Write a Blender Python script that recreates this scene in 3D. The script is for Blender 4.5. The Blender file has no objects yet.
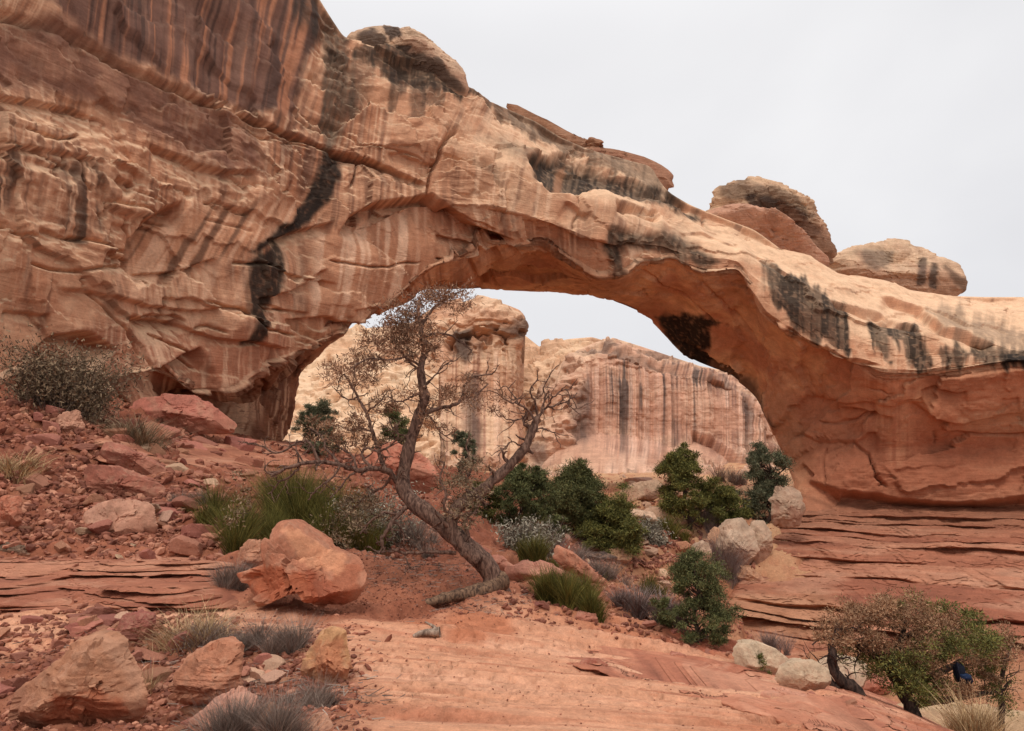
import bpy, math, random
import numpy as np

# ------------------------------------------------------------------ camera, world, sun, exposure
scene = bpy.context.scene
COL = scene.collection
CAMZ, FPX, PITCH = 1.65, 740.0, math.radians(8.0)
CX, CY = 512.0, 365.5
cam_d = bpy.data.cameras.new("camera")
cam_d.sensor_width = 36.0
cam_d.lens = FPX / 1024.0 * 36.0
cam_d.clip_start = 0.05
cam_d.clip_end = 6000.0
cam = bpy.data.objects.new("camera", cam_d)
COL.objects.link(cam)
cam.location = (0, 0, CAMZ)
cam.rotation_euler = (math.radians(90) + PITCH, 0, 0)
scene.camera = cam

SUN_EL, SUN_AZ = math.radians(56), math.radians(200)   # azimuth measured from +Y towards +X
world = bpy.data.worlds.new("World")
scene.world = world
world.use_nodes = True
wn = world.node_tree
for n in list(wn.nodes):
    wn.nodes.remove(n)
w_out = wn.nodes.new('ShaderNodeOutputWorld')
w_sky = wn.nodes.new('ShaderNodeTexSky')
w_sky.sky_type = 'NISHITA'
w_sky.sun_disc = False
w_sky.sun_elevation = SUN_EL
w_sky.sun_rotation = SUN_AZ
w_b1 = wn.nodes.new('ShaderNodeBackground'); w_b1.inputs['Strength'].default_value = 0.10
wn.links.new(w_sky.outputs['Color'], w_b1.inputs['Color'])
w_tc = wn.nodes.new('ShaderNodeTexCoord')
w_no = wn.nodes.new('ShaderNodeTexNoise'); w_no.inputs['Scale'].default_value = 1.3; w_no.inputs['Detail'].default_value = 5; w_no.inputs['Distortion'].default_value = 0.6
wn.links.new(w_tc.outputs['Generated'], w_no.inputs['Vector'])
w_cr = wn.nodes.new('ShaderNodeValToRGB')
w_cr.color_ramp.elements[0].position = 0.3; w_cr.color_ramp.elements[0].color = (0.745, 0.738, 0.768, 1)
w_cr.color_ramp.elements[1].position = 0.75; w_cr.color_ramp.elements[1].color = (0.99, 0.98, 0.985, 1)
wn.links.new(w_no.outputs['Fac'], w_cr.inputs['Fac'])
w_b2 = wn.nodes.new('ShaderNodeBackground'); w_b2.inputs['Strength'].default_value = 0.97
wn.links.new(w_cr.outputs['Color'], w_b2.inputs['Color'])
w_sx = wn.nodes.new('ShaderNodeSeparateXYZ'); wn.links.new(w_tc.outputs['Generated'], w_sx.inputs[0])
w_mr = wn.nodes.new('ShaderNodeMapRange'); w_mr.interpolation_type = 'SMOOTHSTEP'   # an overcast sky is brightest overhead
w_mr.inputs[1].default_value = 0.50; w_mr.inputs[2].default_value = 0.95; w_mr.inputs[3].default_value = 0.97; w_mr.inputs[4].default_value = 2.1
wn.links.new(w_sx.outputs['Z'], w_mr.inputs[0]); wn.links.new(w_mr.outputs[0], w_b2.inputs['Strength'])
w_mx = wn.nodes.new('ShaderNodeMixShader'); w_mx.inputs['Fac'].default_value = 0.93
wn.links.new(w_b1.outputs[0], w_mx.inputs[1]); wn.links.new(w_b2.outputs[0], w_mx.inputs[2])
wn.links.new(w_mx.outputs[0], w_out.inputs['Surface'])

sun_d = bpy.data.lights.new("sun", 'SUN')
sun_d.energy = 1.4
sun_d.angle = math.radians(14)
sun_d.color = (1.0, 0.95, 0.88)
sun = bpy.data.objects.new("sun", sun_d)
COL.objects.link(sun)
sun.rotation_euler = (math.pi / 2 - SUN_EL, 0, math.pi - SUN_AZ)

scene.view_settings.view_transform = 'Standard'
scene.view_settings.look = 'None'
scene.view_settings.exposure = 0.0
scene.view_settings.gamma = 1.0
scene.view_settings.use_curve_mapping = False
scene.render.engine = 'CYCLES'
scene.cycles.max_bounces = 5
scene.cycles.diffuse_bounces = 4

# ------------------------------------------------------------------ maths helpers
CP, SP = math.cos(PITCH), math.sin(PITCH)
RNG = np.random.default_rng(7)

def pt(px, py, Y):
    """world point seen in the photograph's direction (px, py) at distance Y along +Y"""
    px, py, Y = np.broadcast_arrays(np.asarray(px, float), np.asarray(py, float), np.asarray(Y, float))
    xc = (px - CX) / FPX; yc = (CY - py) / FPX
    dy = CP - yc * SP; dz = SP + yc * CP
    return np.stack([xc / dy * Y, Y, CAMZ + dz / dy * Y], -1)

def proj(P):
    x = P[..., 0]; y = P[..., 1]; z = P[..., 2] - CAMZ
    f = np.maximum(y * CP + z * SP, 1e-3); u = -y * SP + z * CP
    return CX + FPX * x / f, CY - FPX * u / f

_perm = np.random.default_rng(1234).permutation(256).astype(np.int64)
_perm = np.concatenate([_perm, _perm, _perm])
_grad = np.array([[1,1,0],[-1,1,0],[1,-1,0],[-1,-1,0],[1,0,1],[-1,0,1],[1,0,-1],[-1,0,-1],[0,1,1],[0,-1,1],[0,1,-1],[0,-1,-1],[1,1,0],[-1,1,0],[0,-1,1],[0,-1,-1]], float)

def pn(x, y, z):
    x, y, z = np.broadcast_arrays(np.asarray(x, float), np.asarray(y, float), np.asarray(z, float))
    xi = np.floor(x); yi = np.floor(y); zi = np.floor(z)
    xf = x - xi; yf = y - yi; zf = z - zi
    xi = xi.astype(np.int64) & 255; yi = yi.astype(np.int64) & 255; zi = zi.astype(np.int64) & 255
    u = xf**3 * (xf * (xf * 6 - 15) + 10); v = yf**3 * (yf * (yf * 6 - 15) + 10); w = zf**3 * (zf * (zf * 6 - 15) + 10)
    def g(i, j, k):
        h = _perm[_perm[_perm[xi + i] + yi + j] + zi + k] & 15
        G = _grad[h]
        return G[..., 0] * (xf - i) + G[..., 1] * (yf - j) + G[..., 2] * (zf - k)
    x00 = g(0,0,0) * (1-u) + g(1,0,0) * u; x10 = g(0,1,0) * (1-u) + g(1,1,0) * u
    x01 = g(0,0,1) * (1-u) + g(1,0,1) * u; x11 = g(0,1,1) * (1-u) + g(1,1,1) * u
    a = x00 * (1-v) + x10 * v; b = x01 * (1-v) + x11 * v
    return a * (1-w) + b * w

def fbm(P, s, o=4, seed=0, gain=0.5, aniso=(1, 1, 1), ridged=False):
    out = 0; a = 1.0; t = 0
    f = 1.0 / s
    for i in range(o):
        n = pn(P[..., 0] * f * aniso[0] + seed * 17.3 + i * 5.1, P[..., 1] * f * aniso[1] + seed * 7.7 + i * 3.3, P[..., 2] * f * aniso[2] + seed * 3.9 + i * 9.7)
        if ridged: n = 0.5 - 2 * np.abs(n)
        out = out + a * n; t += a
        a *= gain; f *= 2.03
    return out / t * 1.6

def sstep(a, b, x):
    t = np.clip((x - a) / (b - a), 0, 1)
    return t * t * (3 - 2 * t)

def terr_noise(n, k, sharp=0.25):
    """turns a smooth field into plates with stepped edges"""
    m = n * k; f = np.floor(m); r = m - f
    return (f + sstep(0.5 - sharp, 0.5 + sharp, r)) / k

def smooth_axis(A, n, axis):
    if n < 1: return A
    k = np.exp(-0.5 * (np.arange(-2 * n, 2 * n + 1) / n) ** 2); k /= k.sum()
    A = np.moveaxis(A, axis, 0)
    pad = np.concatenate([np.repeat(A[:1], 2 * n, 0), A, np.repeat(A[-1:], 2 * n, 0)], 0)
    out = sum(k[i] * pad[i:i + len(A)] for i in range(len(k)))
    return np.moveaxis(out, 0, axis)

def seg_dist(u, v, poly, closed=False):
    """distance to a polyline, signed side (positive = right of travel in image space, i.e. below when going right), position along it"""
    best = np.full(u.shape, 1e9); side = np.zeros(u.shape); par = np.zeros(u.shape)
    pts = list(poly) + ([poly[0]] if closed else [])
    L = [math.hypot(pts[i+1][0] - pts[i][0], pts[i+1][1] - pts[i][1]) for i in range(len(pts) - 1)]
    T = sum(L) + 1e-9; acc = 0
    for i in range(len(pts) - 1):
        ax, ay = pts[i][:2]; bx, by = pts[i+1][:2]
        dx, dy = bx - ax, by - ay
        q = np.clip(((u - ax) * dx + (v - ay) * dy) / (dx * dx + dy * dy + 1e-9), 0, 1)
        ex = u - ax - q * dx; ey = v - ay - q * dy
        d = np.hypot(ex, ey)
        m = d < best
        best = np.where(m, d, best)
        side = np.where(m, dx * ey - dy * ex, side)
        par = np.where(m, (acc + q * L[i]) / T, par)
        acc += L[i]
    return best, np.sign(side), par

def inside(u, v, poly):
    c = np.zeros(u.shape, bool); n = len(poly)
    for i in range(n):
        x1, y1 = poly[i][:2]; x2, y2 = poly[(i + 1) % n][:2]
        if y1 == y2: continue
        c ^= ((y1 > v) != (y2 > v)) & (u < (x2 - x1) * (v - y1) / (y2 - y1) + x1)
    return c

def pmask(u, v, poly, feather=4.0, jit=None):
    """soft mask of a polygon, its edge roughened by jit (same shape as u)"""
    xs = [p[0] for p in poly]; ys = [p[1] for p in poly]; m = 25 + feather
    out = np.zeros(u.shape)
    sel = (u > min(xs) - m) & (u < max(xs) + m) & (v > min(ys) - m) & (v < max(ys) + m)
    if not sel.any(): return out
    us, vs = u[sel], v[sel]
    d, _, _ = seg_dist(us, vs, poly, True)
    sd = np.where(inside(us, vs, poly), -d, d)
    if jit is not None: sd = sd + jit[sel]
    out[sel] = 1 - sstep(-feather, feather, sd)
    return out

def S(r, g, b, k=1.0):
    c = np.array([r, g, b], float) / 255
    return np.where(c <= 0.04045, c / 12.92, ((c + 0.055) / 1.055) ** 2.4) * k

def mixc(A, c, w):
    return A + (np.asarray(c) - A) * np.asarray(w)[..., None]

# ------------------------------------------------------------------ object helpers
def tag(o, label=None, cat=None, group=None, kind=None):
    if label: o['label'] = label
    if cat: o['category'] = cat
    if group: o['group'] = group
    if kind: o['kind'] = kind
    return o

def link(name, me, mat=None, parent=None):
    o = bpy.data.objects.new(name, me)
    COL.objects.link(o)
    if mat is not None and not me.materials: me.materials.append(mat)
    if parent is not None: o.parent = parent
    return o

def empty(name, loc, label, cat, group=None):
    o = bpy.data.objects.new(name, None)
    o.empty_display_size = 0.2
    COL.objects.link(o); o.location = [float(c) for c in loc]
    return tag(o, label, cat, group)

def mesh_np(name, V, F, smooth=True, col=None, crisp=None):
    """V (n,3); F (m,k) equal sized faces or list of such arrays"""
    Fs = F if isinstance(F, list) else [F]
    Fs = [np.asarray(f, np.int64) for f in Fs if len(f)]
    me = bpy.data.meshes.new(name)
    me.vertices.add(len(V)); me.vertices.foreach_set('co', np.asarray(V, np.float32).ravel())
    li = np.concatenate([f.ravel() for f in Fs]).astype(np.int32)
    sz = np.concatenate([np.full(len(f), f.shape[1]) for f in Fs]).astype(np.int32)
    me.loops.add(len(li)); me.loops.foreach_set('vertex_index', li)
    me.polygons.add(len(sz)); me.polygons.foreach_set('loop_start', np.concatenate([[0], np.cumsum(sz)[:-1]]).astype(np.int32))
    me.polygons.foreach_set('loop_total', sz)
    me.polygons.foreach_set('use_smooth', np.full(len(sz), bool(smooth)))
    me.update(calc_edges=True)
    if crisp: me.set_sharp_from_angle(angle=crisp)
    if col is not None:
        a = me.attributes.new('Col', 'FLOAT_COLOR', 'POINT')
        c = np.ones((len(V), 4), np.float32); c[:, :3] = np.clip(col, 0.004, 0.9)
        a.data.foreach_set('color', c.ravel())
    return me

def grid_faces(nr, nc, wrap=False):
    i = np.arange(nr - 1)[:, None] * nc; j = np.arange(nc - 1)[None]
    a = (i + j).ravel()
    F = np.stack([a, a + 1, a + nc + 1, a + nc], -1)
    if wrap:
        b = np.arange(nr - 1) * nc
        F = np.concatenate([F, np.stack([b + nc - 1, b, b + nc, b + 2 * nc - 1], -1)])
    return F

# ------------------------------------------------------------------ materials
def nt_new(name):
    m = bpy.data.materials.new(name); m.use_nodes = True
    nt = m.node_tree; b = nt.nodes['Principled BSDF']
    b.inputs['Specular IOR Level'].default_value = 0.18
    b.inputs['Roughness'].default_value = 0.9
    return m, nt, b

def rock_mat(name, base=None, scale=1.0, bump=0.35, speck=0.35, attr=True, strata=0.0):
    m, nt, b = nt_new(name); N, L = nt.nodes, nt.links
    tc = N.new('ShaderNodeTexCoord')
    src = tc.outputs['Object']
    n1 = N.new('ShaderNodeTexNoise'); n1.inputs['Scale'].default_value = 2.2 * scale; n1.inputs['Detail'].default_value = 9; n1.inputs['Roughness'].default_value = 0.68
    n2 = N.new('ShaderNodeTexNoise'); n2.inputs['Scale'].default_value = 14 * scale; n2.inputs['Detail'].default_value = 5; n2.inputs['Roughness'].default_value = 0.7
    L.new(src, n1.inputs['Vector']); L.new(src, n2.inputs['Vector'])
    if attr:
        at = N.new('ShaderNodeAttribute'); at.attribute_name = 'Col'; c0 = at.outputs['Color']
    else:
        rgb = N.new('ShaderNodeRGB'); rgb.outputs[0].default_value = (*base, 1); c0 = rgb.outputs[0]
        oi = N.new('ShaderNodeObjectInfo'); hv = N.new('ShaderNodeHueSaturation')
        mr = N.new('ShaderNodeMapRange'); mr.inputs[3].default_value = 0.72; mr.inputs[4].default_value = 1.28
        L.new(oi.outputs['Random'], mr.inputs[0]); L.new(mr.outputs[0], hv.inputs['Value'])
        mr2 = N.new('ShaderNodeMapRange'); mr2.inputs[3].default_value = 0.488; mr2.inputs[4].default_value = 0.512
        ml = N.new('ShaderNodeMath'); ml.operation = 'MULTIPLY'; ml.inputs[1].default_value = 7.31
        fr = N.new('ShaderNodeMath'); fr.operation = 'FRACT'
        L.new(oi.outputs['Random'], ml.inputs[0]); L.new(ml.outputs[0], fr.inputs[0]); L.new(fr.outputs[0], mr2.inputs[0])
        L.new(mr2.outputs[0], hv.inputs['Hue']); L.new(c0, hv.inputs['Color']); c0 = hv.outputs[0]
    r1 = N.new('ShaderNodeMapRange'); r1.inputs[1].default_value = 0.28; r1.inputs[2].default_value = 0.72
    r1.inputs[3].default_value = 1 - speck; r1.inputs[4].default_value = 1 + speck
    L.new(n1.outputs['Fac'], r1.inputs[0])
    r2 = N.new('ShaderNodeMapRange'); r2.inputs[1].default_value = 0.28; r2.inputs[2].default_value = 0.72
    r2.inputs[3].default_value = 1 - speck * 0.7; r2.inputs[4].default_value = 1 + speck * 0.7
    L.new(n2.outputs['Fac'], r2.inputs[0])
    mu = N.new('ShaderNodeMath'); mu.operation = 'MULTIPLY'; L.new(r1.outputs[0], mu.inputs[0]); L.new(r2.outputs[0], mu.inputs[1])
    hgt = n1.outputs['Fac']
    if strata > 0:
        mp = N.new('ShaderNodeMapping'); mp.inputs['Scale'].default_value = (0.6 * scale, 0.6 * scale, 16 * scale)
        L.new(src, mp.inputs['Vector'])
        n3 = N.new('ShaderNodeTexNoise'); n3.inputs['Scale'].default_value = 1.0; n3.inputs['Detail'].default_value = 6; n3.inputs['Roughness'].default_value = 0.6
        n3.inputs['Distortion'].default_value = 0.4
        L.new(mp.outputs[0], n3.inputs['Vector'])
        r3 = N.new('ShaderNodeMapRange'); r3.inputs[1].default_value = 0.3; r3.inputs[2].default_value = 0.7
        r3.inputs[3].default_value = 1 - strata; r3.inputs[4].default_value = 1 + strata
        L.new(n3.outputs['Fac'], r3.inputs[0])
        m3 = N.new('ShaderNodeMath'); m3.operation = 'MULTIPLY'; L.new(mu.outputs[0], m3.inputs[0]); L.new(r3.outputs[0], m3.inputs[1]); mu = m3
        ad = N.new('ShaderNodeMath'); ad.operation = 'ADD'; L.new(n1.outputs['Fac'], ad.inputs[0]); L.new(n3.outputs['Fac'], ad.inputs[1]); hgt = ad.outputs[0]
    ad2 = N.new('ShaderNodeMath'); ad2.operation = 'MULTIPLY_ADD'; ad2.inputs[1].default_value = 0.35
    L.new(n2.outputs['Fac'], ad2.inputs[0]); L.new(hgt, ad2.inputs[2])
    vm = N.new('ShaderNodeVectorMath'); vm.operation = 'SCALE'
    L.new(c0, vm.inputs[0]); L.new(mu.outputs[0], vm.inputs['Scale'])
    L.new(vm.outputs[0], b.inputs['Base Color'])
    bp = N.new('ShaderNodeBump'); bp.inputs['Strength'].default_value = bump; bp.inputs['Distance'].default_value = 0.11 / scale
    L.new(ad2.outputs[0], bp.inputs['Height']); L.new(bp.outputs[0], b.inputs['Normal'])
    return m

def leaf_mat(name, c1, c2, c3=None, trans=0.15):
    m, nt, b = nt_new(name); N, L = nt.nodes, nt.links
    g = N.new('ShaderNodeNewGeometry'); cr = N.new('ShaderNodeValToRGB')
    e = cr.color_ramp.elements
    e[0].position = 0.0; e[0].color = (*c1, 1); e[1].position = 1.0; e[1].color = (*(c3 if c3 is not None else c2), 1)
    if c3 is not None:
        k = e.new(0.6); k.color = (*c2, 1)
    L.new(g.outputs['Random Per Island'], cr.inputs['Fac'])
    tc = N.new('ShaderNodeTexCoord'); no = N.new('ShaderNodeTexNoise'); no.inputs['Scale'].default_value = 2.5; no.inputs['Detail'].default_value = 2
    L.new(tc.outputs['Object'], no.inputs['Vector'])
    mr = N.new('ShaderNodeMapRange'); mr.inputs[1].default_value = .3; mr.inputs[2].default_value = .7; mr.inputs[3].default_value = 0.7; mr.inputs[4].default_value = 1.3
    L.new(no.outputs['Fac'], mr.inputs[0])
    vm = N.new('ShaderNodeVectorMath'); vm.operation = 'SCALE'; L.new(cr.outputs[0], vm.inputs[0]); L.new(mr.outputs[0], vm.inputs['Scale'])
    L.new(vm.outputs[0], b.inputs['Base Color'])
    b.inputs['Roughness'].default_value = 0.75
    return m

def bark_mat(name, c1, c2, scale=1.0):
    m, nt, b = nt_new(name); N, L = nt.nodes, nt.links
    tc = N.new('ShaderNodeTexCoord'); mp = N.new('ShaderNodeMapping'); mp.inputs['Scale'].default_value = (28 * scale, 28 * scale, 9 * scale)
    L.new(tc.outputs['Object'], mp.inputs['Vector'])
    n = N.new('ShaderNodeTexNoise'); n.inputs['Scale'].default_value = 1; n.inputs['Detail'].default_value = 6; n.inputs['Distortion'].default_value = 0.8
    L.new(mp.outputs[0], n.inputs['Vector'])
    cr = N.new('ShaderNodeValToRGB'); e = cr.color_ramp.elements
    e[0].position = 0.35; e[0].color = (*c1, 1); e[1].position = 0.68; e[1].color = (*c2, 1)
    L.new(n.outputs['Fac'], cr.inputs['Fac']); L.new(cr.outputs[0], b.inputs['Base Color'])
    bp = N.new('ShaderNodeBump'); bp.inputs['Strength'].default_value = 0.7; bp.inputs['Distance'].default_value = 0.03
    L.new(n.outputs['Fac'], bp.inputs['Height']); L.new(bp.outputs[0], b.inputs['Normal'])
    return m

M = {}
M['cliff'] = rock_mat('cliff_sandstone', scale=0.7, bump=0.42, speck=0.20, strata=0.03)
M['far_cliff'] = rock_mat('far_cliff_sandstone', scale=0.3, bump=0.5, speck=0.22, strata=0.05)
M['ground'] = rock_mat('red_ground', scale=3.4, bump=0.9, speck=0.26)
M['ledge'] = rock_mat('ledge_sandstone', scale=0.7, bump=0.5, speck=0.22, strata=0.14)
M['near_ledge'] = rock_mat('near_ledge_sandstone', scale=3.0, bump=0.5, speck=0.22, strata=0.10)
M['rock_col'] = rock_mat('boulder_sandstone', scale=1.7, bump=0.6, speck=0.26)
M['dome_rock'] = rock_mat('dome_sandstone', scale=.45, bump=0.6, speck=0.24, strata=.05)
M['stone_red'] = rock_mat('red_stone', base=tuple(S(152, 100, 80)), attr=False, scale=4, bump=0.5, speck=0.25)
M['stone_pale'] = rock_mat('pale_stone', base=tuple(S(176, 138, 112)), attr=False, scale=3, bump=0.5, speck=0.25)
# ------------------------------------------------------------------ terrain: one sheet z(x, y)
_cp = [  # (px, py, distance)
 (512,731,5.0),(250,731,4.9),(0,731,5.0),(-150,731,5.2),(780,731,5.3),(930,731,6.0),
 (350,600,9.7),(500,592,11.0),(620,615,11.4),(740,650,10.4),(850,695,8.6),(910,718,7.4),(420,640,8.2),(600,660,8.2),(760,690,7.9),
 (200,600,9.6),(0,600,9.4),(-150,600,9.4),(100,575,10.6),
 (0,530,12.5),(130,530,13.0),(230,540,13.0),(300,520,15),(0,450,17),(100,470,18),(60,415,23),(230,470,26),(-150,440,16),(-150,520,12),(-200,380,20),
 (0,392,25.5),(110,400,28),(200,432,33),(290,448,42),(380,490,22),(400,540,15),(420,480,31),(345,455,40),
 (500,522,20),(540,560,16.5),(600,600,13.6),(470,545,15),
 (640,600,28),(600,560,33),(560,545,31),(680,540,38),(620,515,46),(640,494,58),(720,504,58),(560,497,56),(480,485,55),
 (770,655,24),(690,625,26),(830,680,22),(940,700,22),(1000,722,20),(1150,720,20),(700,592,33),(716,566,38),(800,668,33),(760,662,33),(735,655,31),(735,656,38),(770,650,42),(725,640,42),
 (600,486,74),(700,488,74),(480,480,78),(400,470,70)]
_W = [tuple(pt(a, b, c)) for a, b, c in _cp]
_W += [(-14,0,2.2),(-6,1,.5),(0,0,0),(3,1,-.15),(6,3,-1.4),(9,6,-3.2),(16,6,-3.6),(5.2,8,-1.9),(6,11,-3.1),(4.4,14,-2.7),(2.6,17,-2.2),(0,-8,0),(-12,-8,2.5),(12,-8,-3),
       (14,34,-6.2),(20,36,-7),(30,36,-7),(16,46,-4.5),(26,50,-6),(40,48,-6),(40,20,-5),(20,62,-1),(60,80,2),(-40,30,9),(-30,14,6),(-60,80,12),(0,120,4),(50,120,5),(-50,120,10)]
_W = np.array(_W)
def _tpsU(r2): return 0.5 * r2 * np.log(r2 + 1e-9)
_n = len(_W); _A = np.zeros((_n + 3, _n + 3))
_d2 = ((_W[:, None, :2] - _W[None, :, :2]) ** 2).sum(-1)
_A[:_n, :_n] = _tpsU(_d2) + np.eye(_n) * 0.6
_A[:_n, _n] = 1; _A[:_n, _n+1:] = _W[:, :2]; _A[_n, :_n] = 1; _A[_n+1:, :_n] = _W[:, :2].T
_tw = np.linalg.solve(_A, np.concatenate([_W[:, 2], np.zeros(3)]))

def terr_base(x, y):
    out = _tw[_n] + _tw[_n+1] * x + _tw[_n+2] * y
    for i in range(_n):
        out = out + _tw[i] * _tpsU((x - _W[i, 0]) ** 2 + (y - _W[i, 1]) ** 2)
    return out

def terr_zones(x, y, z):
    """soft regions of the ground, in the ground's own x, y"""
    P = np.stack([x, y, z * 0], -1)
    j = fbm(P, 2.2, 4, 31) * 1.1
    # smooth pale bedrock slab: band in the foreground
    slab_poly = [tuple(pt(a, b, c)[:2]) for a, b, c in [(-200,640,7.9),(0,612,8.9),(100,608,9.2),(230,604,9.5),(330,618,8.9),(420,612,9.2),(470,608,9.9),(530,596,11.0),(620,613,11.5),(740,648,10.5),(850,695,8.7),(960,735,6.8),(1000,900,4),(340,900,2.6),(340,731,5.0),(345,680,6.5),(300,655,7.3),(150,640,7.9),(0,660,7.2),(-200,690,6)]]
    slab = pmask(x, y, slab_poly, 0.35, j * 0.35)
    gully = np.maximum(sstep(0.2, 1.6, x - (1.2 + (y - 12) * 0.06) - np.clip(9 - y, 0, 9) * 0.45 + j * .8) * sstep(12.0, 14.5, y + 0.35 * x), 0)
    gully = np.maximum(gully, sstep(4.6, 5.6, x - np.clip(9 - y, -5, 9) * 0.1 + j * .3))
    rubble = np.clip(1 - slab - gully, 0, 1)
    return slab, gully, rubble

def terr_full(x, y, want=False):
    x = np.asarray(x, float); y = np.asarray(y, float)
    z = terr_base(x, y)
    slab, gully, rubble = terr_zones(x, y, z)
    P = np.stack([x, y, z], -1)
    dist = np.hypot(x, y)
    nearw = 1 - sstep(60, 110, dist)
    rough = fbm(P, 1.6, 5, 3, gain=0.55) * 0.20 + fbm(P, 0.35, 3, 4) * 0.05
    # stepped ledges in the near left bedrock (thin beds, nearly level)
    tilt = z + 0.015 * x + 0.10 * fbm(P, 2.5, 4, 9)
    h = 0.17
    ter = terr_noise(tilt + 10, 1 / h, 0.10) - (tilt + 10)
    fr_ = (tilt + 10) / h; fr_ = fr_ - np.floor(fr_)
    tren = np.exp(-((fr_ - .33) / .05) ** 2)
    hb = 0.55
    ter2 = terr_noise(tilt + 0.25 * fbm(P, 5, 3, 10) + 10, 1 / hb, 0.10) - (tilt + 0.25 * fbm(P, 5, 3, 10) + 10)
    # shelf zone just behind the slab
    shelf = np.clip(1 - slab, 0, 1) * (1 - gully) * sstep(7.5, 9.0, y) * (1 - sstep(12.2, 13.6, y + .6 * fbm(P, 3, 2, 44))) * sstep(1.5, 0.0, x + 0.2)
    z = z + rough * (rubble * 0.9 + gully * 1.4 + slab * 0.10) * nearw
    z = z + ter * (shelf * 0.95 + rubble * 0.35 * (1 - shelf)) - tren * shelf * .05
    blkn = terr_noise(fbm(P, 1.1, 4, 6, gain=.6, aniso=(1, 1.5, 1)), 4.5, .07)
    z = z + blkn * rubble * (1 - .7 * shelf) * .30 * nearw * sstep(8.5, 11, y)
    z = z + terr_noise(fbm(P, 4.0, 4, 16, gain=.6), 4, .06) * .9 * sstep(42, 54, y) * nearw * (1 - sstep(90, 110, y))
    blk2 = terr_noise(fbm(P, .45, 3, 7, gain=.6), 4.0, .07)
    z = z + blk2 * rubble * .07 * nearw
    z = z + ter2 * gully * 0.75 * nearw
    # lineation on the slab: fine parallel beds weathered out along a direction across the picture
    q = np.stack([x * 0.16 + y * 0.05, y * 3.2 + x * 0.40, z * 0], -1)
    ln = terr_noise(fbm(q, 1.3, 5, 12, gain=0.6), 6.0, 0.05)
    lw = sstep(-0.2, 0.5, fbm(P, 3.2, 2, 77) + 0.15)
    mfr = fbm(q, 1.3, 5, 12, gain=0.6) * 6.0; mfr = mfr - np.floor(mfr)
    z = z - np.exp(-((mfr - .40) / .045) ** 2) * slab * .045 * lw
    z = z + ln * slab * (0.03 + 0.11 * lw)
    tz0 = 0.0
    ted = terr_noise(fbm(np.stack([x * .30, y * 1.5 + x * .15, z * 0], -1), 2.4, 4, 15), 3.0, 0.06)
    tq = fbm(np.stack([x * .30, y * 1.5 + x * .15, z * 0 + tz0], -1), 2.4, 4, 15) * 3.0; tq = tq - np.floor(tq)
    tw = .25 + .75 * sstep(.6, 2.2, x + 0.2 * (y - 6))
    z = z + (ted * 0.17 - np.exp(-((tq - .41) / .04) ** 2) * .07) * slab * tw
    if want: return z, slab, gully, rubble, shelf, ln
    return z

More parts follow.
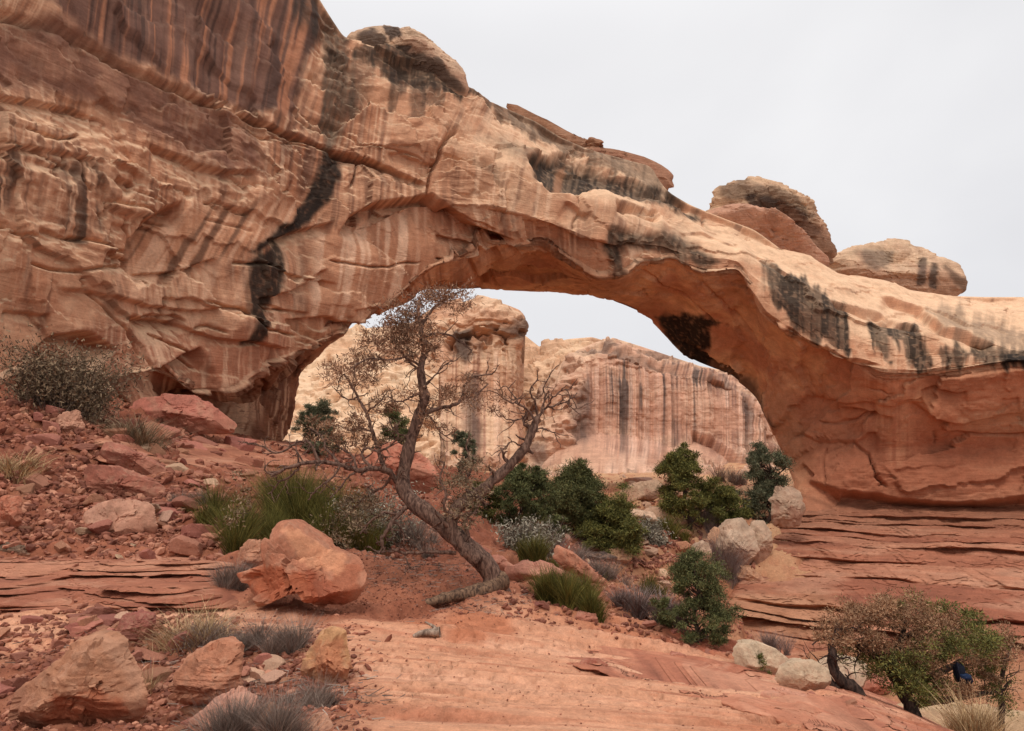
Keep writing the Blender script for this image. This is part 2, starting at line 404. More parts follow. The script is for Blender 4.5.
def build_terrain():
    az_px = np.concatenate([np.linspace(-2600, -200, 50), np.arange(-195, 1220, 1.45), np.linspace(1230, 3600, 50)])
    tx = (az_px - CX) / FPX / CP
    Ys = np.concatenate([[-12, -6, -2, 0.5], np.exp(np.linspace(math.log(1.6), math.log(100), 980)), [115, 140, 180, 260, 400, 700, 1200, 2200, 4000]])
    Yg, Tg = np.meshgrid(Ys, tx, indexing='ij')
    X = Tg * np.maximum(Yg, 2.0) * 1.0
    z, slab, gully, rubble, shelf, ln = terr_full(X, Yg, True)
    far = sstep(100, 400, Yg)
    z = np.clip(z, -14, 25) * (1 - far) + 2.0 * far
    P = np.stack([X, Yg, z], -1)
    n1 = fbm(P, 1.1, 5, 21, gain=.6); n2 = fbm(P, 4.5, 4, 22); n3 = fbm(P, 0.25, 3, 23)
    soil = S(158, 92, 70); soil2 = S(176, 112, 86); dark = S(124, 66, 50)
    soil, soil2, dark = soil * .88, soil2 * .9, dark * .85
    c = np.zeros(P.shape) + soil
    c = mixc(c, soil2, sstep(-0.1, 0.5, n1)); c = mixc(c, dark, sstep(0.15, 0.7, -n1 + n2 * .4) * .7)
    c = mixc(c, S(186, 126, 100), sstep(0.3, 0.6, n3) * 0.5)
    # gully floor: tan debris
    tan = mixc(np.zeros(P.shape) + S(168, 116, 88), S(146, 88, 64), sstep(-.1, .5, n2 + n1 * .5))
    tan = mixc(tan, S(186, 140, 112), sstep(.25, .6, n1) * .6)
    c = mixc(c, tan, gully)
    # pale slab
    sl = mixc(np.zeros(P.shape) + S(202, 144, 116), S(184, 118, 90), sstep(-0.05, 0.55, n2 + ln * .3))
    sl = mixc(sl, S(214, 160, 134), sstep(.0, .5, fbm(np.stack([X * .2, Yg * 2 + X * .25, z * 0], -1), 1.2, 4, 25)) * .7)
    sl = mixc(sl, S(170, 98, 72), sstep(.25, .55, fbm(np.stack([X * .18, Yg * 3.2 + X * .4, z * 0], -1), .8, 4, 26)) * .55)
    fine = fbm(np.stack([X * .22, Yg * 5 + X * .6, z * 0], -1), .5, 4, 29, gain=.65)
    sl = mixc(sl, S(166, 104, 80), sstep(.12, .4, fine) * .45); sl = mixc(sl, S(218, 168, 142), sstep(.1, .4, -fine) * .3)
    red = sstep(.0, .6, fbm(P, 1.8, 3, 27) + 0.9 * sstep(2.2, 3.6, X + 0.05 * Yg) * sstep(9.2, 10.2, Yg + .25 * (X - 2)))
    sl = mixc(sl, S(158, 82, 62), red * .85 * sstep(1.0, 2.4, X))
    c = mixc(c, sl, slab)
    sh = mixc(np.zeros(P.shape) + S(184, 116, 90), S(160, 92, 70), sstep(-.1, .5, n1))
    c = mixc(c, sh, shelf * .8)
    # sandy soil washed over the slab at its back edge
    sand = sstep(.0, .35, fbm(P, 1.5, 4, 28) + 0.55 - 0.45 * np.abs(X + 0.3) - 0.55 * np.abs(Yg - 9.4)) * slab
    c = mixc(c, S(178, 106, 76), sand * .8)
    apron = sstep(40, 54, Yg) * (1 - sstep(200, 400, Yg))
    c = mixc(c, mixc(np.zeros(P.shape) + S(202, 156, 122), S(178, 120, 92), sstep(-.1, .45, n1 + n2 * .4)), apron * .9)
    lum = c.mean(-1, keepdims=True); c = (lum + (c - lum) * .97) * np.array([1.0, 1.03, .98]) * np.array([.93, .89, .84]) * (1 - .20 * np.clip(rubble, 0, 1) * (1 - apron))[..., None]
    me = mesh_np('ground', P.reshape(-1, 3), grid_faces(*Yg.shape), True, c.reshape(-1, 3))
    o = link('ground', me, M['ground'])
    tag(o, kind='structure')
build_terrain()

_Ym = np.exp(np.linspace(math.log(2.5), math.log(110), 260))
def ground_hit(px, py, ymin=2.5):
    Ys = _Ym
    for stage in range(2):
        P = pt(np.full(len(Ys), px), np.full(len(Ys), py), Ys)
        d = P[:, 2] - terr_full(P[:, 0], P[:, 1])
        k = np.where((d[:-1] > 0) & (d[1:] <= 0) & (Ys[:-1] >= ymin - .3))[0]
        if len(k) == 0:
            return P[int(np.argmin(np.abs(d)))]
        i = k[0]
        if stage == 0: Ys = np.linspace(Ys[i], Ys[i + 1], 9)
    f = d[i] / (d[i] - d[i + 1] + 1e-9)
    return P[i] * (1 - f) + P[i + 1] * f

# ------------------------------------------------------------------ rock faces as thick lofted shells
def loft(curves, t, nseg, back, smooth_t=2, smooth_s=3, bdx=None):
    """curves: list of point lists (t, px, py, Y), from the crest over the face to the foot; back: (dY foot, dZ foot, dY crest, dZ crest).
    Returns ring grid (n rings along t, m around) and the number of front samples."""
    K = []
    for cv in curves:
        cv = np.array(cv, float)
        K.append(pt(np.interp(t, cv[:, 0], cv[:, 1]), np.interp(t, cv[:, 0], cv[:, 2]), np.interp(t, cv[:, 0], cv[:, 3])))
    K = np.stack(K, 1)                                  # (T, K, 3)
    K = smooth_axis(K, smooth_t, 0)
    rows = []
    for k in range(K.shape[1] - 1):
        w = np.linspace(0, 1, nseg[k], endpoint=False)[None, :, None]
        rows.append(K[:, k:k+1] * (1 - w) + K[:, k+1:k+2] * w)
    rows.append(K[:, -1:])
    G = np.concatenate(rows, 1)
    G = smooth_axis(G, smooth_s, 1)
    G[:, 0] = K[:, 0]
    nf = G.shape[1]
    bx = np.interp(t, [r[0] for r in bdx], [r[1] for r in bdx]) if bdx else 0 * t
    bz = np.interp(t, [r[0] for r in bdx], [r[2] for r in bdx]) if bdx else 0 * t + back[1]
    b0 = K[:, -1] + np.stack([bx, 0 * t + back[0], bz], -1); b1 = K[:, 0] + np.array([0, back[2], back[3]])
    w = np.linspace(0, 1, 12)[None, :, None]
    B = b0[:, None] * (1 - w) + b1[:, None] * w
    return np.concatenate([G, B], 1), nf

def grid_normals(G, wrap=True):
    dt = np.gradient(G, axis=0)
    if wrap:
        ds = np.roll(G, -1, 1) - np.roll(G, 1, 1)
    else:
        ds = np.gradient(G, axis=1)
    n = np.cross(ds, dt)
    n /= np.linalg.norm(n, axis=-1, keepdims=True) + 1e-9
    return n

def closed_faces(nt, ns):
    F = grid_faces(nt, ns, wrap=True)
    return F

def step_feature(u, v, poly, depth, reach, edge=1.2, jit=None):
    """rock below / right of the line is recessed by depth, fading over reach pixels of the face"""
    xs = [p[0] for p in poly]; ys = [p[1] for p in poly]; m = reach * 3
    out = np.zeros(u.shape)
    sel = (u > min(xs) - m) & (u < max(xs) + m) & (v > min(ys) - m) & (v < max(ys) + m)
    if not sel.any(): return out
    us, vs = u[sel], v[sel]
    if jit is not None: vs = vs + jit[sel]
    d, s, p = seg_dist(us, vs, poly)
    ends = sstep(0, .12, p) * (1 - sstep(.88, 1, p))
    sd = d * s
    out[sel] = -depth * ends * sstep(-edge, edge, sd) * np.exp(-np.clip(sd, 0, None) / reach)
    return out

def crack_feature(u, v, poly, depth, width=1.2, jit=None):
    xs = [p[0] for p in poly]; ys = [p[1] for p in poly]; m = width * 5
    out = np.zeros(u.shape)
    sel = (u > min(xs) - m) & (u < max(xs) + m) & (v > min(ys) - m) & (v < max(ys) + m)
    if not sel.any(): return out
    vs = v[sel] + (jit[sel] if jit is not None else 0)
    us = u[sel] + (jit[sel] if jit is not None else 0) * .6
    d, s, p = seg_dist(us, vs, poly)
    out[sel] = -depth * np.exp(-(d / width) ** 2) * sstep(0, .1, p) * (1 - sstep(.9, 1, p))
    return out

# ---- the arch itself ------------------------------------------------------------------------------
def _h(i, j, k):
    x = np.sin(i * 127.1 + j * 311.7 + k * 74.7) * 43758.5453
    return x - np.floor(x)

def cell_faces(a, b, sx, sz, seed, off=1.0, tilt=1.0):
    """flat broken faces: each cell of the wall stands a little proud or back and tilts its own way"""
    x = a / sx; y = b / sz; xi = np.floor(x); yi = np.floor(y)
    best = np.full(x.shape, 1e9); val = np.zeros(x.shape)
    for di in (-1, 0, 1):
        for dj in (-1, 0, 1):
            ci, cj = xi + di, yi + dj
            cx = ci + .15 + .7 * _h(ci, cj, seed); cy = cj + .15 + .7 * _h(ci, cj, seed + 1)
            d = (x - cx) ** 2 + (y - cy) ** 2
            m = d < best
            w = (_h(ci, cj, seed + 2) - .5) * off + ((x - cx) * (_h(ci, cj, seed + 3) - .5) + (y - cy) * (_h(ci, cj, seed + 4) - .35)) * tilt
            best = np.where(m, d, best); val = np.where(m, w, val)
    return val

def st_u(u, v): return pn(u * .2, v * .006, 31.7) + .5 * pn(u * .5, v * .01, 32.7)

def build_arch():
    K1 = [(-260,-260,-420,20),(-120,-120,-420,25),(0,0,-400,31),(100,100,-300,36),(200,210,-190,40),(255,270,-80,43),(280,300,-30,44),(300,320,0,45),(312,331,18,45.5),(330,343,36,46),(345,352,40,47),
          (380,385,50,48),(425,440,70,49),(450,462,86,50),(470,474,95,51),(500,505,108,54),(530,535,121,56),(555,560,137,58),(585,590,150,60),(620,628,160,62),(640,650,168,63),(660,668,192,60),(675,690,205,60),(705,720,217,60),
          (740,755,230,60),(765,790,256,60),(800,828,270,61),(840,870,283,62),(880,910,290,62),(920,950,296,62),(960,985,297,62),(1010,1024,297,62),(1080,1090,300,60),(1200,1200,305,58)]
    K2 = [(-260,-260,0,19),(-120,-120,0,22),(0,0,10,26),(100,95,55,30),(200,195,92,34),(270,268,118,38),(310,312,138,41),(345,345,142,42.5),(380,378,140,43.5),(425,420,140,45),(470,458,150,46.5),
          (515,510,165,48),(555,552,188,49.5),(600,600,208,51),(640,640,217,53),(675,675,228,55),(705,705,240,55),(740,742,250,55),(765,765,265,55),(800,802,287,54.5),(840,842,303,54),(880,880,316,53.5),(920,920,325,52.5),(960,960,332,52),(1010,1010,342,51),(1080,1080,347,49),(1200,1200,350,45)]
    K3 = [(-260,-260,200,19.5),(-120,-120,200,22.3),(0,0,205,26.2),(100,100,215,30),(200,192,230,33.5),(270,265,240,37.2),(310,305,245,40.2),(345,340,240,42.3),(380,374,226,43.8),(425,417,205,45),(470,462,206,46.3),
          (515,510,212,47.5),(555,553,222,49),(600,600,242,50.5),(640,640,240,52),(675,670,245,53.5),(705,703,256,54),(740,737,259,54),(765,765,285,53.8),(800,798,312,53.3),(840,838,332,53),(880,880,346,52.4),(920,922,350,52),(960,962,352,51),(1010,1010,354,50),(1080,1080,358,48),(1200,1200,362,44)]
    K4 = [(-260,-260,390,20.0),(-120,-120,390,22.8),(0,0,385,26.4),(60,62,352,28.4),(100,112,384,31),(150,155,368,33),(200,195,396,35.5),(235,232,390,37.2),(270,266,368,39),(310,302,353,42),(345,345,336,44.2),(380,388,305,46),(425,430,272,47),(470,484,260,48.5),
          (515,517,248,49.5),(540,540,245,50.5),(575,576,262,51.5),(600,598,273,52),(620,617,270,52.5),(640,638,259,53),(675,672,258,54),(705,704,270,54),(740,740,268,54),(752,750,290,53.8),(765,762,313,53.5),(800,802,338,53),(840,842,358,52.5),(880,882,371,52),(920,920,372,51.5),(960,960,367,50.5),(1010,1012,359,49.5),(1080,1085,362,47.5),(1200,1200,365,43)]
    K4b = [(-260,-260,430,20.6),(-120,-120,430,23.4),(0,0,405,27.5),(60,62,385,29.6),(100,110,410,31.8),(140,145,402,33.2),(170,168,404,37.5),(200,198,402,43),(235,240,396,48),(270,276,384,51),(300,289,374,53.5),(310,293,366,54),(325,305,352,53),(345,335,335,52),(380,384,304,53),(425,428,281,54),(470,478,276,55),
          (515,524,269,56),(555,560,272,57),(600,600,286,58),(640,642,288,59),(675,675,300,60),(705,700,318,60),(740,735,325,60),(765,758,352,59),(800,790,375,58.5),(840,822,402,58),(880,850,430,56.5),(920,878,448,55.5),(960,925,448,54.5),(1010,1000,445,53.2),(1080,1080,445,51),(1200,1200,445,46)]
    K5 = [(-260,-260,480,22),(-120,-120,470,25),(0,0,440,29),(60,60,430,31),(100,108,430,33.5),(150,152,440,36),(200,195,448,42),(235,242,446,48),(270,268,444,52),(300,284,440,55),(310,291,430,56),(325,296,385,57),(345,318,347,56),(380,380,303,58),(390,391,307,58),(400,398,300,59),(425,424,291,60),(470,470,291.5,61),
          (500,500,290,62),(530,532,291,62.5),(555,565,293,63),(600,603,298,64),(620,622,306,64.5),(640,647,317,65),(655,660,330,65.5),(675,674,347,66),(690,686,358,66),(705,700,364,66),(740,728,376,66),(752,745,388,65.5),(765,755,398,65),(780,762,410,64.5),(800,770,426,63.5),(820,778,446,62.5),(840,785,465,61),(860,792,480,59.5),(880,797,500,58),(900,799,520,56.5),(920,802,535,55.5),(960,880,535,54.5),(1010,985,532,52.5),(1080,1080,532,50),(1200,1200,532,46)]
    t = np.concatenate([np.linspace(-260, -14, 80), np.arange(-10, 1040, 1.25), np.linspace(1046, 1200, 50)])
    G, nf = loft([K1, K2, K3, K4, K4b, K5], t, [100, 90, 110, 90, 100], (5, 5, 9, -4), 3, 3,
                 [(-260,0,5),(255,-3,0),(310,-5,1),(345,-2,5),(705,0,5),(760,5,3),(820,8,0),(1200,8,0)])
    T = np.broadcast_to(t[:, None], G.shape[:2])
    front = np.zeros(G.shape[:2]); front[:, :nf] = 1
    front = front * np.minimum(1, sstep(0, 4, np.arange(G.shape[1]))[None])
    u, v = proj(G)
    seg = np.zeros(G.shape[:2]); acc = 0
    for k, n in enumerate([100, 90, 110, 90, 100]):
        seg[:, acc:acc+n] = k + np.arange(n) / n; acc += n
    seg[:, acc:] = 5
    N = grid_normals(G)
    P = G
    jit = fbm(P, 2.0, 4, 40, gain=.6) * 5 + fbm(P, .5, 2, 41) * 2
    under = sstep(2.95, 3.1, seg)                        # below the lip
    leftw = 1 - sstep(330, 480, T)
    # broad shape
    smooth_zone = np.clip(pmask(u, v, [(140,268),(140,235),(165,208),(250,203),(325,190),(420,195),(470,228),(470,262),(385,310),(300,330),(215,300),(170,290)], 12, jit)
                          + sstep(470, 540, T) * (1 - sstep(1.9, 2.4, seg)) + .8 * sstep(720, 760, T) * (1 - under) + .85 * pmask(u, v, [(-60,255),(0,252),(130,264),(230,276),(300,300),(292,350),(200,392),(100,384),(0,384),(-60,384)], 14, jit) + .85 * pmask(u, v, [(60,-300),(330,-300),(320,60),(296,112),(190,86),(75,26)], 6), 0, 1)
    rw = (1 - .88 * smooth_zone) * (.55 + .45 * sstep(-.2, .3, fbm(P, 6, 2, 49)))
    D = fbm(P, 9, 3, 50) * 0.9
    D += fbm(P, 2.6, 4, 51, gain=.5) * 0.20 * (1 - .4 * under) * (.4 + .6 * rw)
    # plates and flakes: stepped fields, beds nearly level
    f1 = fbm(P, 5.0, 4, 52, aniso=(1, 1, 2.2), gain=.55)
    wa = T * .07 + fbm(P, 2.5, 4, 150, gain=.6) * 1.1; wb = P[..., 2] + .7 * under * P[..., 1] + .05 * T * .07 + fbm(P, 2.5, 4, 151, gain=.6) * .8
    D += cell_faces(wa + .35 * wb, wb, 5.5, 2.6, 11, .9, .9) * (.35 + .65 * rw)
    D += cell_faces(wa * 1.0 - .2 * wb, wb, 1.8, .8, 21, .30, .35) * (.15 + .85 * rw) * (1 - .3 * under)
    f2 = fbm(P, 1.9, 4, 53, aniso=(.8, .8, 2.4), gain=.55)
    wl = sstep(-.25, .35, fbm(P, 7, 2, 54) + .35 * leftw)
    D += terr_noise(f2, 3.0, .05) * 0.10 * wl * (1 - .5 * under) * rw
    bed = fbm(P, 1.0, 4, 55, aniso=(.25, .25, 2.6), gain=.6)
    D += bed * 0.07 * wl * rw
    D += fbm(P, .45, 3, 56) * .05 * rw
    # rough broken band across the left cliff
    bandm = pmask(u, v, [(-200,60),(0,92),(100,118),(200,165),(300,178),(260,195),(180,190),(210,205),(140,235),(130,262),(60,255),(0,250),(-200,230)], 12, jit)
    D += bandm * (fbm(P, .9, 4, 57, ridged=True, aniso=(.7, .7, 1.6)) * .12)
    # individual edges
    J = fbm(P, 3.0, 3, 42) * 5
    steps = [
        ([(-60,-20),(20,10),(75,33),(130,66),(190,91),(245,111),(290,128),(340,146)], .22, 26, .8),
        ([(330,147),(380,160),(412,173),(432,184)], .5, 14, 1.0),
        ([(340,238),(352,216),(375,205),(400,196),(430,191),(446,203),(475,226),(520,244)], 1.5, 30, 1.5),
        ([(135,292),(126,270),(130,246),(146,221),(168,205),(190,199)], .95, 34, 1.2),
        ([(140,274),(170,273),(200,266),(222,258)], .35, 12, 1.2),
        ([(30,362),(60,335),(95,331),(120,350)], 1.2, 22, 1.2),
        ([(105,380),(150,371),(178,356),(205,345)], 1.2, 24, 1.2),
        ([(130,310),(190,328),(240,342),(292,350)], .4, 14, 1.0),
        ([(60,285),(120,300),(190,312),(240,305)], .35, 16, 1.0),
        ([(285,318),(330,318),(360,323),(392,316)], .55, 16, 1.2),
        ([(270,240),(300,226),(338,222)], .6, 16, 1.0),
        ([(255,300),(290,290),(330,270)], .4, 20, 1.2),
        ([(440,235),(480,245),(505,262)], .6, 14, 1.2),
        ([(-60,100),(0,96),(40,99),(80,106),(110,118)], .45, 14, 1.0),
        ([(150,138),(180,152),(220,168),(265,170)], .5, 12, 1.0),
        ([(-20,150),(40,150),(110,165),(150,182)], .35, 14, 1.0),
        ([(480,205),(530,215),(580,240),(620,245),(650,232)], .4, 14, 1.0),
        ([(500,145),(540,158),(600,180),(660,205),(700,218)], -.4, 12, 2.0),
        ([(610,207),(640,213),(662,217)], .6, 10, .8),
        ([(830,300),(860,305),(900,318),(930,330)], .7, 10, 1.0),
        ([(880,296),(920,310),(950,326),(1000,340)], .7, 12, 1.2),
        ([(1090,355),(1000,352),(960,352),(930,356),(900,366)], .5, 12, 1.0),
        ([(800,395),(850,404),(930,405)], .25, 25, 1.5),
        ([(795,432),(815,440),(850,440),(880,432)], .3, 30, 1.5),
        ([(905,405),(960,420),(1040,408)], .4, 30, 2.0),
        ([(800,478),(850,492),(920,502),(1000,498),(1090,492)], 1.5, 22, 2.5),
        ([(790,470),(800,462),(815,474)], .4, 16, 1.0),
        ([(742,272),(752,292),(765,312),(800,336),(842,356),(882,369)], .5, 30, 1.0),
    ]
    for poly, dep, rea, ed in steps:
        D += step_feature(u, v, poly, dep * 1.35, rea, ed, J)
    cracks = [
        ([(-60,-16),(20,14),(75,36),(130,69),(190,94),(245,114),(290,131),(340,149),(380,162),(412,175)], .9, 1.6),
        ([(455,128),(441,143),(435,165),(429,195)], .6, 1.5),
        ([(30,262),(80,272),(130,268)], .35, 1.2), ([(330,262),(390,268),(425,262)], .3, 1.0),
        ([(20,128),(60,140),(85,132)], .4, 1.2), ([(100,200),(150,210),(180,222)], .3, 1.2),
        ([(610,208),(634,211),(660,215)], .5, 1.0), ([(850,438),(868,450),(876,476),(890,490)], .35, 1.2),
        ([(815,420),(850,424),(880,418)], .25, 1.0), ([(940,430),(1000,438),(1060,430)], .25, 1.2),
        ([(200,300),(240,310),(262,330),(300,336)], .35, 1.2), ([(150,330),(185,350),(200,372)], .35, 1.2),
        ([(90,290),(130,330),(150,372)], .25, 1.2), ([(540,285),(590,290),(620,300)], .25, 1.2),
        ([(640,270),(690,300),(720,330)], .25, 1.2), ([(700,280),(730,310),(760,360)], .2, 1.2),
    ]
    for poly, dep, wd in cracks:
        D += crack_feature(u, v, poly, dep * 1.3, wd, J)
    crng = np.random.default_rng(3)
    for i in range(66):
        if i < 42: x0, y0 = crng.uniform(-20, 420), crng.uniform(90, 380)
        elif i < 56: x0, y0 = crng.uniform(420, 760), crng.uniform(170, 330)
        else: x0, y0 = crng.uniform(790, 1030), crng.uniform(380, 480)
        sl = (.55 - y0 / 700) if x0 < 420 else (.35 if x0 < 760 else .02)
        Lc = crng.uniform(18, 75); pl = [(x0, y0)]
        vert = crng.random() < .22
        for _ in range(4):
            if vert: pl.append((pl[-1][0] + crng.normal() * 4 - 2, pl[-1][1] + Lc / 6))
            else: pl.append((pl[-1][0] + Lc / 4, pl[-1][1] + Lc / 4 * sl + crng.normal() * 2.5))
        if crng.random() < .5 or vert: D += crack_feature(u, v, pl, crng.uniform(.2, .5), crng.uniform(.7, 1.3), J)
        else: D += step_feature(u, v, pl, crng.uniform(.2, .55), crng.uniform(8, 20), .8, J)
    # overhanging black ledges high on the bridge, hollows of the top knob
    for poly, dep in [([(528,162),(560,154),(600,168),(655,190),(690,206),(660,204),(600,194),(552,190)], -.9),
                      ([(606,232),(640,228),(690,250),(676,262),(640,250),(615,262)], -.3)]:
        D += pmask(u, v, poly, 4, jit * .6) * dep
    # drip flutes in the upper left panel
    flut = pn(T * .16, v * .004, 3.3) * .10 + pn(T * .05, v * .003, 7.3) * .16
    D += flut * pmask(u, v, [(60,-60),(300,-60),(330,50),(330,140),(290,122),(190,85),(100,45)], 10)
    D *= front * (1 - .75 * sstep(4.8, 5.0, seg) * (1 - sstep(900, 940, T)) * sstep(330, 380, T))
    fade = np.clip(np.linalg.norm(N, axis=-1), 0, 1)
    P = G + N * (D * fade)[..., None]
    # ---- colour
    n1 = fbm(P, 4.5, 5, 60, gain=.55); n2 = fbm(P, 1.2, 4, 61); n3 = fbm(P, 14, 3, 62)
    a = T * .07 + v * .006                                # position along the wall in metres
    up = np.clip(grid_normals(P)[..., 2], -1, 1)
    c = np.zeros(P.shape) + S(186, 130, 98)
    c = mixc(c, S(174, 112, 78), sstep(-.2, .5, n1))
    c = mixc(c, S(196, 148, 118), sstep(.0, .6, n2 + n3 * .5) * .6)
    c = mixc(c, S(168, 100, 72), sstep(.1, .5, n3 + .5 * sstep(260, 400, v)) * .6 * leftw)
    bedc = fbm(P, 1.1, 4, 63, aniso=(.2, .2, 3.0), gain=.6)
    c = mixc(c, S(158, 98, 70), sstep(.15, .5, bedc) * .4)
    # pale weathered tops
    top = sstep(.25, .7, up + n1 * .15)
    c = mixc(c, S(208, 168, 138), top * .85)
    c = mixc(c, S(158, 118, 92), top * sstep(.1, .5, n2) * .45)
    c = mixc(c, S(206, 164, 134), sstep(430, 520, T) * (1 - under) * (1 - sstep(1.6, 2.6, seg)) * sstep(-.4, .2, n1) * .5)
    # red underside / alcove wall on the right
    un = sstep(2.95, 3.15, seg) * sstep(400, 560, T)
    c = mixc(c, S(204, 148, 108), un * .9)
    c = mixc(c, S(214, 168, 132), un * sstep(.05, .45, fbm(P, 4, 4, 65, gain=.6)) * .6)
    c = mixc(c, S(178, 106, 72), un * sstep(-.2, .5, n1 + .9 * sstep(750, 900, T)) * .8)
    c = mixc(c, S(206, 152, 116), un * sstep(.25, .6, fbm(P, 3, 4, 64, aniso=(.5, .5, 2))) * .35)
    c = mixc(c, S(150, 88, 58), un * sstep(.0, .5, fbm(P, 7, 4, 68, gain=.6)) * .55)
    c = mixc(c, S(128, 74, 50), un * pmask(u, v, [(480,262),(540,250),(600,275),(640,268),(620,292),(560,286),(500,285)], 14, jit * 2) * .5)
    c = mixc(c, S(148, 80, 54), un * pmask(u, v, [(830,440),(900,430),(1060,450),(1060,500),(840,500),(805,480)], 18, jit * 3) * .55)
    c = mixc(c, S(200, 140, 104), un * pmask(u, v, [(860,375),(905,378),(915,440),(895,470),(880,430),(868,440)], 8, jit * 2) * sstep(-.2, .3, st_u(u, v)) * .5)
    foot = sstep(480, 510, v + jit) * sstep(780, 800, u)
    c = mixc(c, S(172, 112, 84), foot * .8)
    pal = pmask(u, v, [(960,415),(1000,405),(1060,395),(1060,430),(1000,432),(965,430)], 10, jit * 2)
    c = mixc(c, S(186, 140, 110), pal * .7)
    recess_shade = pmask(u, v, [(150,385),(200,396),(262,372),(300,354),(310,358),(300,400),(290,445),(150,450)], 6, jit * .6)  # shade of the left overhang's recess, darkened in the rock colour
    c = mixc(c, S(150, 96, 68), recess_shade * .8); c = mixc(c, S(112, 66, 48), recess_shade * sstep(-.2, .4, n2 + n1) * .6)
    # jamb plane on the right side of the opening: paler banded
    jb = pmask(u, v, [(765,398),(790,390),(800,430),(805,470),(800,500),(785,460)], 6, jit * .5)
    c = mixc(c, S(184, 128, 94), jb * .7)
    # vertical streaks of the wall: pale salts and brown drips
    st = pn(a * 2.1, v * .010, 1.7) + .7 * pn(a * 6.3, v * .014, 5.7)
    st2 = pn(a * 1.2 + 9, v * .006, 3.1) + .6 * pn(a * 4.1, v * .012, 8.7)
    face = (1 - top) * (1 - un)
    c = mixc(c, S(214, 172, 144), sstep(.05, .45, st) * face * sstep(-.25, .3, n3 + n1 * .6) * .65)
    c = mixc(c, S(118, 76, 60), sstep(.08, .5, st2) * face * sstep(-.25, .25, n1) * .6 * (1 - .4 * sstep(300, 380, v)))
    st3 = pn(T * .30, v * .008, 21.3) + .7 * pn(T * .11, v * .004, 22.3)
    lf = face * (1 - sstep(420, 520, T)) * sstep(-.3, .25, fbm(P, 6, 3, 67))
    c = mixc(c, S(108, 72, 60), lf * sstep(.05, .45, st3) * .55 * (1 - .6 * sstep(270, 340, v)))
    c = mixc(c, S(218, 176, 148), lf * sstep(.12, .5, -st3) * .5)
    # purple-brown varnished panels of the left cliff
    pan = pmask(u, v, [(60,-300),(330,-300),(318,40),(306,62),(296,112),(262,108),(190,86),(130,60),(75,26),(40,0)], 5, jit)
    c = mixc(c, S(110, 72, 62), pan * .92)
    ps = pn(T * .13, v * .004, 2.2) + .7 * pn(T * .33, v * .006, 4.2)
    c = mixc(c, S(184, 116, 78), pan * sstep(.30, .60, ps + .34 * sstep(230, 310, u)) * .7)
    c = mixc(c, S(72, 50, 46), pan * sstep(.08, .4, -ps) * .65)
    pan2 = pmask(u, v, [(-300,-20),(0,14),(60,12),(130,62),(190,90),(240,112),(262,140),(270,172),(230,172),(170,140),(120,112),(70,92),(0,84),(-300,60)], 9, jit * 1.6)
    c = mixc(c, S(128, 82, 66), pan2 * (.62 + .3 * sstep(-.3, .3, n2)))
    pan3 = pmask(u, v, [(262,120),(330,150),(420,180),(425,190),(350,180),(330,205),(300,160)], 6, jit)
    c = mixc(c, S(120, 80, 64), pan3 * sstep(-.2, .35, st2) * .6)
    for poly, w in [([(60,165),(95,160),(110,200),(90,240),(60,235)], .45), ([(0,150),(20,145),(24,180),(8,200),(-10,190)], .5), ([(75,190),(100,185),(92,235),(76,250)], .5), ([(250,95),(285,120),(275,140),(250,130)], .3)]:
        c = mixc(c, S(92, 66, 56), pmask(u, v, poly, 8, jit * 2.2) * w * 1.5 * sstep(-.1, .35, st3 + .15) * sstep(-.4, .2, n2 + .2))
    # diagonal drips over the smooth hollow
    hol = pmask(u, v, [(140,262),(145,225),(165,208),(250,203),(325,190),(330,215),(280,240),(215,270),(160,285)], 8, jit)
    dg = pn((u + v * .62) * .105, v * .006, 6.6) + .5 * pn((u + v * .62) * .25, v * .008, 1.6)
    c = mixc(c, S(178, 116, 80), hol * .6)
    c = mixc(c, S(96, 64, 50), hol * sstep(.06, .3, dg) * .7)
    c = mixc(c, S(206, 158, 130), hol * sstep(.08, .35, -dg) * .7)
    wh = pmask(u, v, [(330,230),(440,200),(470,225),(470,262),(430,270),(385,305),(330,330),(300,320)], 8, jit)
    c = mixc(c, S(188, 126, 92), wh * .5)
    c = mixc(c, S(216, 172, 146), wh * sstep(.05, .35, pn((u + .18 * v) * .12, v * .006, 9.1) + .4 * pn((u + .18 * v) * .3, v * .01, 2.1)) * .75)
    wh2 = pmask(u, v, [(120,262),(260,255),(250,335),(150,325),(110,300)], 12, jit)
    c = mixc(c, S(204, 156, 128), wh2 * sstep(.02, .3, pn((u + .4 * v) * .10, v * .006, 4.1)) * .5)
    # black water stains; the last patch is a brown darkening of the left recess
    spk = sstep(-.5, .1, fbm(P, .35, 3, 66) + .15)
    blk = S(44, 36, 33); gry = S(84, 72, 64)
    drip = pn(u * .13, v * .006, 11.5) * 9 + pn(u * .5, v * .01, 12.5) * 3
